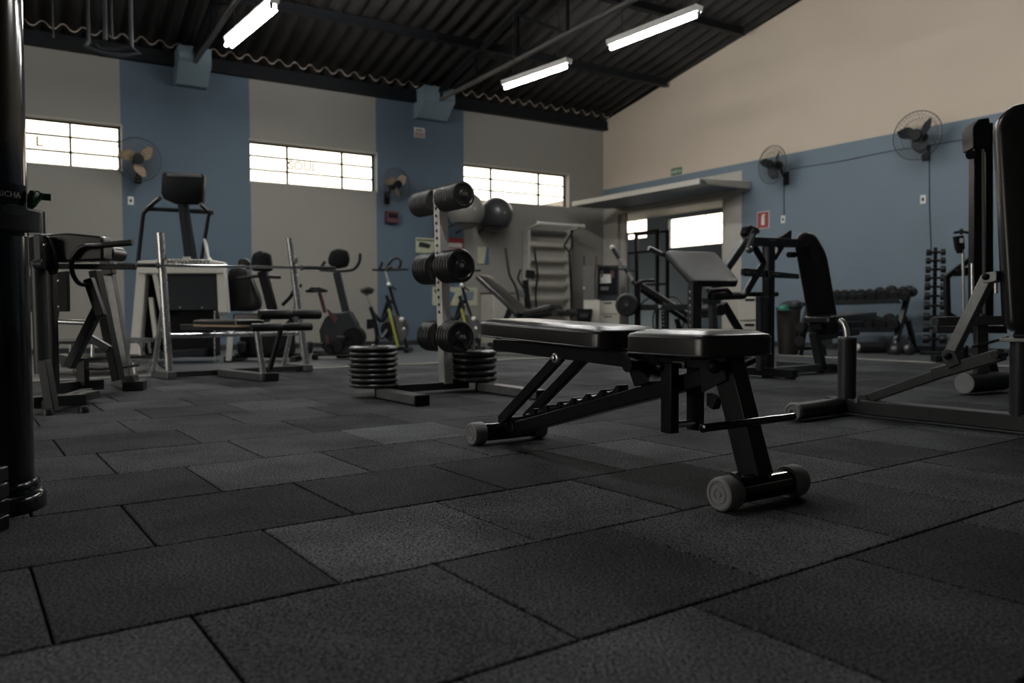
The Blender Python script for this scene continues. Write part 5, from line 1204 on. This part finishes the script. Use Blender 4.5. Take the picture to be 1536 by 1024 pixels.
# white drawers
t = T('drawer_cabinet', 'cream drawer cabinet with dark slot handles behind the chest press', 'cabinet', gp(1126, 533), ROT_R+28)
xa, xb, z1 = float(t.y(1108, 470)[0]), float(t.y(1142, 470)[0]), float(t.y(1126, 443)[2])
b = MB(); b.rings([[V(xa, .012, z), V(xb, .012, z), V(xb, .45, z), V(xa, .45, z)] for z in (.03, z1)]); t.part('body', b, 'cream', .004)
for k in range(3):
    hh = (z1-.04)/2.35; za = [z1-.01-hh, z1-.02-hh*2, .035][k]; zb = [z1-.01, z1-.02-hh, z1-.03-hh*2][k]
    b = MB(); b.rings([[V(xa+.008, -.008, z), V(xb-.008, -.008, z), V(xb-.008, .012, z), V(xa+.008, .012, z)] for z in (za+.006, zb-.006)]); dr = t.part('drawer', b, 'cream', .003)
    b = MB(); b.rings([[V(x, -.014, z) for x in ((xa+xb)/2-.06, (xa+xb)/2+.06)]+[V(x, -.008, z) for x in ((xa+xb)/2+.06, (xa+xb)/2-.06)] for z in (zb-.06, zb-.03)]); t.part('slot_handle', b, 'plastic', .003, dr)
# bin with bags and a green cap
t = T('storage_bin', 'round dark tan bin standing by the blue wall behind the chest press', 'bin', gp(1182, 531), 0)
b = MB(); z1 = float(t.y(1182, 462)[2]); b.lathe((0, 0, 0), (0, 0, 1), [(0, .11), (.01, .12), (z1, .155), (z1, .145), (.02, .11)], 28); t.part('bucket', b, mat('tan bucket', (.035, .029, .025), .5))
b = MB(); b.torus((0, 0, z1), (0, 0, 1), .152, .010, 28, 8); t.part('rim', b, 'plastic')
q = V(*t.loc)+V(-.1, -.0, z1)
def lump(mb, c, r, sx, sy, sz, seed):
    rr = random.Random(seed); c = np.asarray(c, float); rings = []
    for i in range(9):
        ph = PI*i/8; row = []
        for j in range(16):
            a = 2*PI*j/16; k = 1+.12*math.sin(3*a+seed)+.08*math.sin(2*ph*3+seed*2+a)
            row.append(c+V(sx*math.sin(ph)*math.cos(a)*k, sy*math.sin(ph)*math.sin(a)*k, sz*(1-math.cos(ph)))*r)
        rings.append(row)
    return mb.rings(rings)
u_ = T('towel_heap', 'crumpled dark cloth heap on top of the tan bin', 'cloth', V(*t.loc)+V(.02, 0, z1-.06), 0)
b = MB(); lump(b, (0, 0, 0), .14, 1.0, .9, .55, 3); u_.part('cloth', b, 'plastic_grey', smooth=70)
b = MB(); lump(b, (.06, -.06, .08), .07, 1.0, .8, .6, 5); u_.part('fold', b, 'ball_dark', smooth=70)
u_ = T('baseball_cap', 'teal green cap lying at the edge of the tan bin', 'cap', V(*t.loc)+V(-.10, -.10, z1-.02), 0)
b = MB(); b.lathe((0, 0, 0), (0, 0, 1), [(0, .07), (.03, .068), (.055, .05), (.065, .02), (.066, .002)], 20); u_.part('crown', b, 'teal', smooth=60)
b = MB(); b.prism([V(.07*math.cos(a), .07*math.sin(a), .0) for a in [PI+.4+k*.3 for k in range(8)]]+[V(-.02+.10*math.cos(a), -.05+.10*math.sin(a), -.01) for a in [PI+2.5-k*.3 for k in range(8)]], (0, 0, .006)); u_.part('visor', b, 'teal')
t = T('medicine_ball_rack', 'dark A-shaped stand with round weights beside the tan bin', 'weight stand', gp(1205, 533)+V(.12, 0, 0), -20)
for s in (-1, 1):
    b = MB(); b.bar((s*.14, 0, .0), (s*.03, 0, .72), .045, .045); t.part('leg', b, 'black_steel', .003)
    for z in (.18, .36):
        b = MB(); b.cyl((s*.16, -.14, z), (s*.16, -.02, z), .06, 18); t.part('round_weight', b, 'cast')
b = MB(); b.bar((-.14, 0, .36), (.14, 0, .36), .04, .04); t.part('cross_bar', b, 'black_steel')
# ------------------------------------------------------------------ dumbbells
def dumbbell_mbs(hl, R, gap):
    """round-head dumbbell along local y"""
    hd = []
    for s in (-1, 1):
        b = MB(); b.lathe((0, s*gap/2, 0), (0, s, 0), [(0, .018), (.0, R*.82), (.006, R*.95), (hl*.4, R), (hl*.8, R), (hl*.97, R*.92), (hl, R*.78), (hl*.97, R*.5), (hl*.97, .004)], 20); hd.append(b)
    h = MB(); h.lathe((0, -gap/2-.002, 0), (0, 1, 0), [(0, .013), (gap*.25, .0155), (gap*.5, .017), (gap*.75, .0155), (gap+.004, .013)], 14); return h, hd
DB_P = {}
def put_dumbbell(key, hl, R, gap, Mw, label, group):
    if key not in DB_P:
        h, hd = dumbbell_mbs(hl, R, gap); o = bpy.data.objects.new('dumbbell', None); o.empty_display_size = .05; COL.objects.link(o)
        obj('handle', h, 'plastic', o)
        for m in hd: obj('weight_head', m, 'rubber', o, 0, None, 35)
        DB_P[key] = o
    else: o = dup(DB_P[key])
    tag(o, label, 'dumbbell', group); o.matrix_world = Mw; return o
xs_top = [100, 152, 214, 274, 332, 405, 488, 552, 612]; ys_top = [458, 472, 468, 466, 464, 454, 448, 446, 446]; rs_top = [28, 29, 29, 29, 30, 35, 37, 34, 28]
t = T('dumbbell_rack', 'black two-tier dumbbell rack along the blue right wall', 'dumbbell rack', WR(5.0, 0, .55), ROT_R)
px_ = lambda x, y: c10(x, y)
zA = float(t.y(*px_(400, 510), -.1)[2]); zB = float(t.y(*px_(400, 705), -.1)[2]); xR = float(t.y(*px_(640, 500), 0)[0]); xL = float(t.y(1212, 450, 0)[0])
print('rack', zA, zB, xL, xR)
for x in (xL, xR):
    b = MB(); b.bar((x, -.28, .0), (x, .12, zA+.17), .06, .06, (1, 0, 0)); t.part('leg', b, 'black_steel', .004)
    b = MB(); b.bar((x, .28, .0), (x, .08, zB+.1), .06, .05, (1, 0, 0)); t.part('rear_leg', b, 'black_steel', .004)
    b = MB(); b.bar((x, -.34, .02), (x, .34, .02), .06, .04); t.part('foot', b, 'black_steel', .004)
tilt = .30
for z, y in ((zA, -.02), (zB, -.12)):
    for dy in (-.09, .09):
        b = MB(); b.bar((xL, y+dy, z+dy*tilt-.012), (xR, y+dy, z+dy*tilt-.012), .05, .025); t.part('shelf_rail', b, 'black_steel', .003)
    b = MB(); b.bar((xL, y-.12, z-.05), (xR, y-.12, z-.02), .012, .06); t.part('shelf_lip', b, 'black_steel', .002)
bm_ = Matrix.Translation(Vector(t.loc)) @ Matrix.Rotation(t.rot, 4, 'Z')
def rackrow(xs, rs, z, y, tier):
    n = len(xs)
    lastx = None
    for i, (x, r) in enumerate(zip(xs, rs)):
        P = t.y(*px_(x, 450 if tier == 'upper' else 660), y-.1); R = r/4.655*float(np.linalg.norm(P-t.l(EYE)))/FPX
        R = round(R*100)/100
        key = 'rack%.2f' % R; cx = float(P[0])
        if lastx is not None: cx = max(cx, lastx[0]+lastx[1]+R+.001)
        lastx = (cx, R)
        L = bm_ @ Matrix.Translation((cx, y, z+R+.004)) @ Matrix.Rotation(math.atan(tilt), 4, 'X')
        put_dumbbell(key, .07, R, .12, L, 'black round-head dumbbell on the %s tier of the wall rack, %s' % (tier, from_end(n-1-i, n, 'right', 'left')), 'dumbbells on the two-tier rack')
rackrow([48]+xs_top[:1]+xs_top[1:], [28]+rs_top, zA, -.02, 'upper')
rackrow([160, 212, 268, 330, 388, 472, 552], [24, 26, 28, 28, 30, 38, 38], zB, -.12, 'lower')
# dumbbell tower
t = T('dumbbell_tower', 'slim vertical dumbbell tower by the blue right wall', 'dumbbell rack', gp(1401, 532), ROT_R+30)
zs = [float(t.y(1400, 340+y/4.655)[2]) for y in (187, 245, 305, 365, 425, 490, 558, 633, 712, 790)]
b = MB(); b.bar((0, .07, .02), (0, .07, zs[0]+.08), .045, .045, (0, 1, 0)); t.part('column', b, 'black_steel', .004)
b = MB(); b.box((0, .05, .02), (.30, .30, .04)); t.part('base_plate', b, 'black_steel', .008)
bm_ = Matrix.Translation(Vector(t.loc)) @ Matrix.Rotation(t.rot, 4, 'Z')
for i, z in enumerate(zs):
    R = [.040, .042, .045, .047, .048, .050, .052, .053, .055, .055][i]; gap = .105
    b = MB(); b.bar((0, .07, z-.03), (0, -.055, z-.022), .03, .012); t.part('cradle_arm', b, 'plastic')
    put_dumbbell('tow%d' % i, .055+.003*i, R, gap, bm_ @ Matrix.Translation((0, -.03, z+.012)) @ Matrix.Rotation(PI/2, 4, 'Z'), 'small black dumbbell in the dumbbell tower, %s' % from_end(i, len(zs)), 'dumbbells in the tower')
# kettlebells and foam rollers under the rack
def kettlebell(label, px, pyb, R):
    t = T('kettlebell', label, 'kettlebell', gp(px, pyb), ROT_R+90, 'kettlebells on the floor by the rack')
    b = MB(); b.lathe((0, 0, 0), (0, 0, 1), [(0, .001), (0, R*.6), (R*.15, R*.82), (R*.6, R), (R*1.0, R*1.0), (R*1.5, R*.8), (R*1.85, R*.45), (R*1.9, .001)], 24); t.part('bell', b, 'cast', smooth=60)
    b = MB(); b.tube(fillet([V(-R*.55, 0, R*1.55), V(-R*.75, 0, R*2.35), V(-R*.45, 0, R*2.75), V(R*.45, 0, R*2.75), V(R*.75, 0, R*2.35), V(R*.55, 0, R*1.55)], R*.4), R*.16, 10); t.part('handle', b, 'grey_steel')
kettlebell('black kettlebell on the floor at the rack right leg, left one', 1343, 532, .072)
kettlebell('black kettlebell on the floor between rack and dumbbell tower', 1362, 532, .08)
P, Q = gp(1288, 529.5), gp(1328, 529.5); d = Q-P
t = T('foam_roller', 'black foam roller with pale ends lying under the dumbbell rack', 'foam roller', (P+Q)/2, math.degrees(math.atan2(d[1], d[0])))
L = float(np.linalg.norm(d)); r = .075
b = MB(); b.cyl((-L/2, 0, r), (L/2, 0, r), r, 24); t.part('roll', b, 'rubber')
for s in (-1, 1):
    b = MB(); b.cyl((s*(L/2-.002), 0, r), (s*(L/2+.02), 0, r), r*.62, 20); t.part('end_cap', b, 'white_plastic', .004, label='pale end cap')
# ------------------------------------------------------------------ slim stepper behind the cable machine
t = T('rowing_machine', 'slim black machine with chrome rods and a small display, right of the dumbbell tower', 'exercise machine', gp(1447, 545), 0)
b = ytube(t, [(1431, 349), (1442, 347), (1453, 349)], -.05, .013, 0); t.part('handlebar', b, 'rubber')
b = yprism(t, [(1434, 354), (1446, 353), (1448, 372), (1441, 380), (1437, 372)], -.04, .07); cs = t.part('console', b, 'plastic', .006)
b = yprism(t, [(1440, 357), (1445, 357), (1445, 364), (1440, 364)], -.048, .008); t.part('display', b, 'sign_white', .002, cs, 'small pale display')
b = ytube(t, [(1444, 374), (1446, 521)], .0, .015, 0); t.part('chrome_rod', b, 'chrome')
b = ytube(t, [(1442, 352), (1442, 343)], -.05, .016, 0); t.part('mast_tip', b, 'rubber')
b = ybar(t, (1418, 417), (1456, 388), .1, .05, .05); t.part('side_arm', b, 'black_steel', .004)
b = ybar(t, (1420, 414), (1422, 480), .1, .05, .05); t.part('side_post', b, 'black_steel', .004)
b = ybar(t, (1421, 470), (1440, 482), .1, .05, .05); t.part('side_brace', b, 'black_steel', .004)
b = yprism(t, [(1436, 404), (1454, 400), (1454, 413), (1438, 414)], .02, .1); t.part('clamp', b, 'plastic', .006)
b = MB(); b.bar((-.3, .05, .05), (.3, .05, .05), .1, .07); t.part('base_beam', b, 'black_steel', .005)
b = ybar(t, (1446, 518), (1447, 543), .02, .06, .06); t.part('lower_post', b, 'black_steel', .004)
# ------------------------------------------------------------------ cable machine at the right
t = T('cable_column_machine', 'tall black cable column machine with chrome guide rods behind the large back pad', 'exercise machine', gp(1472, 589), -10)
b = ybar(t, (1463, 186), (1461, 480), .0, .045, .09); t.part('column', b, 'black_steel', .005)
b = ybar(t, (1480, 186), (1481, 480), .05, .045, .09); t.part('column', b, 'black_steel', .005)
b = ytube(t, [(1472, 200), (1474, 470)], .0, .018, 0); t.part('guide_rod', b, 'chrome')
b = ytube(t, [(1458, 395), (1459, 470)], -.06, .012, 0); t.part('guide_rod', b, 'chrome')
b = yprism(t, [(1458, 192), (1468, 178), (1484, 176), (1488, 205), (1478, 222), (1460, 222)], -.06, .18); t.part('pulley_head', b, 'black_steel', .006)
b = MB(); b.cyl(t.y(1456, 232, -.08), t.y(1456, 232, .02), .03, 16); t.part('pulley', b, 'plastic')
b = ybar(t, (1402, 482), (1508, 480), -.05, .10, .06); t.part('seat_beam', b, 'grey_steel', .005)
b = ybar(t, (1402, 494), (1508, 494), .15, .07, .05); t.part('lower_beam', b, 'grey_steel', .005)
b = ybar(t, (1471, 486), (1471, 575), .0, .07, .07); t.part('lower_post', b, 'grey_steel', .005)
a, e = t.y(1437, 580, -.05), t.y(1505, 573, .1); b = MB(); b.cyl(V(a[0], -.16, .075), V(e[0], .12, .075), .065, 24); t.part('roller_foot', b, 'rubber')
b = MB(); d = unit(V(e[0], .12, .075)-V(a[0], -.16, .075)); b.lathe(V(a[0], -.16, .075), -d, [(0, .066), (.006, .064), (.008, .05), (.006, .04), (.006, .002)], 24); t.part('end_cap', b, 'rubber_grey', label='grey rubber end cap')
b = ytube(t, [(1458, 520), (1490, 512), (1512, 505)], -.05, .01, .05); t.part('cable', b, 'wire')
b = ybar(t, (1487, 545), (1497, 580), .1, .05, .05); t.part('brace', b, 'black_steel', .004)
b = ytube(t, [(1493, 412), (1494, 440)], -.1, .014, 0); t.part('pin_rod', b, 'chrome')
# ------------------------------------------------------------------ large pad machine in the right foreground
t = T('leg_press_machine', 'large machine with tall black back pad and long lever at the right edge', 'exercise machine', gp(1272, 622), ROT_R)
# base beam
a, e = t.y(1255, 618, 0), t.y(1540, 643, 0)
b = MB(); b.bar((float(a[0])-.05, 0, .052), (float(e[0])+.55, 0, .052), .075, .075); t.part('base_beam', b, 'grey_steel', .006)
r0, r1 = t.z(1190, 632), t.z(1262, 618); print('roller', r0, r1)
P0 = t.y(1190, 619.5, float(t.z(1190, 632)[1])); zc = .052; d = unit(V(.0, 1.0, 0))
rr0 = V(float(r0[0]), float(r0[1]), .048); rr1 = V(-.03, .06, .048)
b = MB(); b.cyl(rr0, rr1, .044, 26); t.part('roller_foot', b, 'grey_steel')
b = MB(); dd = unit(rr0-rr1); b.lathe(rr0-dd*.01, dd, [(0, .046), (.01, .0465), (.02, .043), (.022, .036), (.018, .034), (.018, .022), (.022, .02), (.022, .011), (.012, .009), (.012, .001)], 28); t.part('end_cap', b, 'rubber_grey', label='grey ringed rubber end cap')
a = t.y(1271, 506, 0); b = MB(); b.cyl((float(a[0]), 0, .08), (float(a[0]), 0, float(a[2])), .046, 28); t.part('upright_sleeve', b, 'grey_steel')
b = MB(); b.lathe((float(a[0]), 0, float(a[2])-.01), (0, 0, 1), [(0, .047), (.01, .048), (.014, .044), (.014, .03)], 28); t.part('sleeve_rim', b, 'mid_steel')
b = ytube(t, [(1271, 512), (1270, 496), (1266, 484), (1260, 480)], 0, .016, .04, 12); t.part('bent_tube', b, 'dull_chrome')
for s in (-1, 1):
    b = yprism(t, [(1285, 612), (1285, 597), (1289, 592), (1297, 592), (1302, 598), (1305, 612)], s*.03, .008); t.part('pivot_lug', b, 'grey_steel', .002)
b = MB(); p = t.y(1291, 600, 0); b.cyl(p+V(0, -.045, 0), p+V(0, .045, 0), .012, 14); t.part('pivot_pin', b, 'mid_steel')
b = ybar(t, (1296, 600), (1408, 561), -.0, .045, .045); t.part('lever_bar', b, 'grey_steel', .004)
b = ybar(t, (1402, 561), (1504, 531), -.0, .055, .055); t.part('lever_sleeve', b, 'grey_steel', .004)
b = MB(); p = t.y(1499, 532, -.0); b.cyl(p+V(0, -.05, 0), p+V(0, .05, 0), .016, 14); t.part('lever_pin', b, 'black_steel')
b = yprism(t, [(1413, 539), (1412, 528), (1420, 523), (1432, 527), (1440, 545), (1422, 553)], -.04, .07); t.part('link_lug', b, 'grey_steel', .003)
b = ybar(t, (1424, 536), (1484, 414), -.01, .05, .055); ln = t.part('link_arm', b, 'mid_steel', .005)
b = yprism(t, [(1473, 414), (1480, 408), (1495, 406), (1495, 421), (1484, 424), (1475, 424)], -.05, .08); t.part('link_bracket', b, 'mid_steel', .003)
for px, py in ((1421, 534), (1479, 415)):
    b = MB(); b.lathe(t.y(px, py, -.05), (0, -1, 0), [(-.02, .016), (.006, .015), (.012, .008), (.013, .001)], 16); t.part('link_bolt', b, 'plastic')
# tall back pad: thick slab facing left-front
A1, A0 = t.y(1501, 500, -.03), t.y(1487, 172, -.03)
Uv = unit(A0-A1); L = float(np.linalg.norm(A0-A1))
Wd = unit(V(.788, .616, 0)); Wd = unit(Wd-Uv*(Wd @ Uv)); wid = .30
b = MB(); b.pad(A1, Wd, Uv, rounded([(0.015, 0), (wid, 0), (wid, L*.96), (wid*.8, L*1.02), (wid*.2, L*1.02), (0, L*.95)], .06, 6), .075, .022, .010); p = t.part('back_pad', b, 'vinyl', smooth=50)
Nn = np.cross(Wd, Uv)
b = MB(); b.pad(A1-Nn*.02+Uv*.01+Wd*.01, Wd, Uv, rounded([(0, 0), (wid-.02, 0), (wid-.02, L*.95), (wid*.78, L*1.0), (wid*.22, L*1.0), (0, L*.93)], .06, 6), .02, .004, 0); t.part('pad_board', b, 'plastic', smooth=50)
b = MB(); m0 = A1+Wd*wid*.5-Nn*.05; b.bar(m0+Uv*.05, m0+Uv*(L*.9), .06, .05, Wd); t.part('pad_spine', b, 'grey_steel', .004)
e = t.y(1530, 600, .0); xq = float(e[0]); zq = float(t.y(1520, 512, 0)[2])
b = MB(); b.cyl((xq, 0, .08), (xq, 0, zq), .042, 24); t.part('seat_post', b, 'grey_steel')
b = MB(); b.box((xq-.0, 0, zq+.008), (.13, .12, .016)); t.part('seat_plate', b, 'mid_steel', .003)
b = MB(); b.bar((xq, 0, zq+.01), m0+Uv*.08, .06, .05); t.part('pad_arm', b, 'grey_steel', .004)
b = MB(); b.bar((float(e[0])+.5, -.35, .04), (float(e[0])+.5, .35, .04), .09, .075); t.part('rear_foot', b, 'grey_steel', .004)
# ------------------------------------------------------------------ clear holder clamped round the pillar
P = V(float(pc[0]), float(pc[1]), 0)
t = T('acrylic_holder', 'clear acrylic pocket clamped around the black pillar at left', 'holder', P, 0)
RO = float(t.y(59, 330)[0])*.985; za, zb = float(t.y(50, 345, -.05)[2]), float(t.y(50, 311, -.05)[2])
A = [math.radians(a) for a in range(-175, 21, 9)]
def arc(r, z): return [V(r*math.cos(a), r*math.sin(a), z) for a in A]
def shell(r0, r1, z0, z1, rng=A):
    b = MB(); arcs = lambda r, z: [V(r*math.cos(a), r*math.sin(a), z) for a in rng]
    R = [arcs(r0, z0), arcs(r1, z0), arcs(r1, z1), arcs(r0, z1)]; n = len(rng); vs = [p for q in R for p in q]; fs = []
    for i in range(4):
        for j in range(n-1): k = (i+1) % 4; fs.append([i*n+j, i*n+j+1, k*n+j+1, k*n+j])
    fs += [[0, n, 2*n, 3*n], [n-1, 2*n-1, 3*n-1, 4*n-1]]; b.add(vs, fs); return b
t.part('front_shell', shell(RO-.004, RO, za, zb+.0), 'acrylic'); t.part('bottom', shell(RAD, RO, za-.006, za), 'acrylic'); t.part('clamp_band', shell(RAD, RAD+.006, za-.01, zb+.05), 'gloss_black')
b = MB(); b.bar(V(RO*math.cos(.2), RO*math.sin(.2), za), V(RO*math.cos(.2), RO*math.sin(.2), zb), .006, .006); t.part('edge_strip', b, 'white_plastic')
H = T('leaflet_stack', 'black leaflets with white lettering standing in the clear holder', 'leaflets', P+V(0, 0, za), 0)
rg = [math.radians(a) for a in range(-160, -39, 8)]
z1 = float(t.y(25, 268, -.13)[2])-za
H.part('leaflets', shell(RAD+.012, RO-.012, .004, z1*.93, rg), 'plastic')
rgb = [math.radians(a) for a in range(-46, 2, 6)]; rgc = [math.radians(a) for a in range(-50, 19, 6)]
H.part('leaflets', shell(RAD+.008, RO-.009, .002, zb-za-.004, rgc), 'plastic')
z2 = float(t.y(42, 272, -.06)[2])-za; H.part('leaflets', shell(RAD+.010, RO-.025, .004, z2*.97, rgb), 'gloss_black')
def curved_text(txt, size, ang, z, r):
    mb = text_mb(txt, size, .0008); out = MB(); out.f = mb.f; out.mi = mb.mi
    for x, y, d in mb.v:
        a = ang+x/r; out.v.append(((r+d)*math.cos(a), (r+d)*math.sin(a), z+y))
    return out
def ang_of(px, py):
    best = min((abs((lambda q: q[0])(None or [0])[0]) if False else abs(pxof(a, py)-px), a) for a in [math.radians(k*.5) for k in range(-340, 20)])
    return best[1]
def proj(Pw):
    d = np.asarray(Pw)-EYE; w_ = d @ FW; return 768+FPX*(d @ RT)/w_, 512-FPX*(d @ UP)/w_
def pxof(a, py): return proj(P+V(RO*math.cos(a), RO*math.sin(a), za+.1))[0]
a_t = min([math.radians(k*.5) for k in range(-200, 20)], key=lambda a: abs(pxof(a, 290)-12))
zt_ = float(hit(14, 282, P+V(0, -RO, 0), V(0, 1, 0))[2])-za
H.part('lettering', curved_text('DRICHA', .021, a_t, zt_, RO-.010), 'sign_white', label='white lettering')
zo = float(hit(25, 305, P+V(0, -RO, 0), V(0, 1, 0))[2])-za; a_o = min([math.radians(k*.5) for k in range(-200, 20)], key=lambda a: abs(pxof(a, 290)-25))
def curved_oval(rx, rz, r, k0, k1):
    b = MB(); n = 28; R = []
    for q in (k0, k1):
        R.append([V(r*math.cos(a_o+q*rx*math.cos(2*PI*i/n)/r), r*math.sin(a_o+q*rx*math.cos(2*PI*i/n)/r), zo+q*rz*math.sin(2*PI*i/n)) for i in range(n)])
    return b.rings(R, True, False)
H.part('emblem_ring', curved_oval(.033, .014, RO-.0075, .9, 1.0), 'green', label='green oval emblem'); H.part('emblem_field', curved_oval(.033, .014, RO-.0078, .02, .86), mat('dark green print', (.008, .035, .02), .4))
H.part('emblem_text', curved_text('~~~~', .014, a_o, zo, RO-.0074), 'green')
G = T('green_ribbon', 'crumpled green ribbon sticking out of the clear holder', 'ribbon', P+V(0, 0, za), 0)
def gpt(x, y, off): return G.y(x, y, off)
b = MB()
for pts, w0 in (([(48, 312), (50, 300), (54, 294), (62, 295), (76, 296)], .020), ([(46, 310), (45, 296), (50, 286)], .022), ([(52, 306), (57, 298), (64, 290)], .010), ([(50, 288), (57, 286), (63, 293)], .004), ([(44, 312), (52, 305), (57, 300)], .020)):
    Pp = fillet([gpt(x, y, -.02+.01*i) for i, (x, y) in enumerate(pts)], .02)
    for i in range(len(Pp)-1): b.bar(Pp[i], Pp[i+1]+(Pp[i+1]-Pp[i])*.05, w0, .0012, V(.2, 1, .3*math.sin(i)))
G.part('ribbon', b, 'green', smooth=60)
# ------------------------------------------------------------------ grey stack at the lower left edge
yb_ = float(pc[1])-RAD-.05; e = hit(14, 740, V(0, yb_-.09, 0), V(0, 1, 0))
t = T('weight_stack_block', 'dark layered steel block cut off at the left edge before the pillar foot', 'weight stack', V(float(e[0])-.135, yb_-.045, 0), 0)
for k in range(4):
    b = MB(); b.box((.0, .0, .018+k*.041), (.16, .08, .036)); t.part('slab', b, 'grey_steel' if k > 1 else 'black_steel', .003)
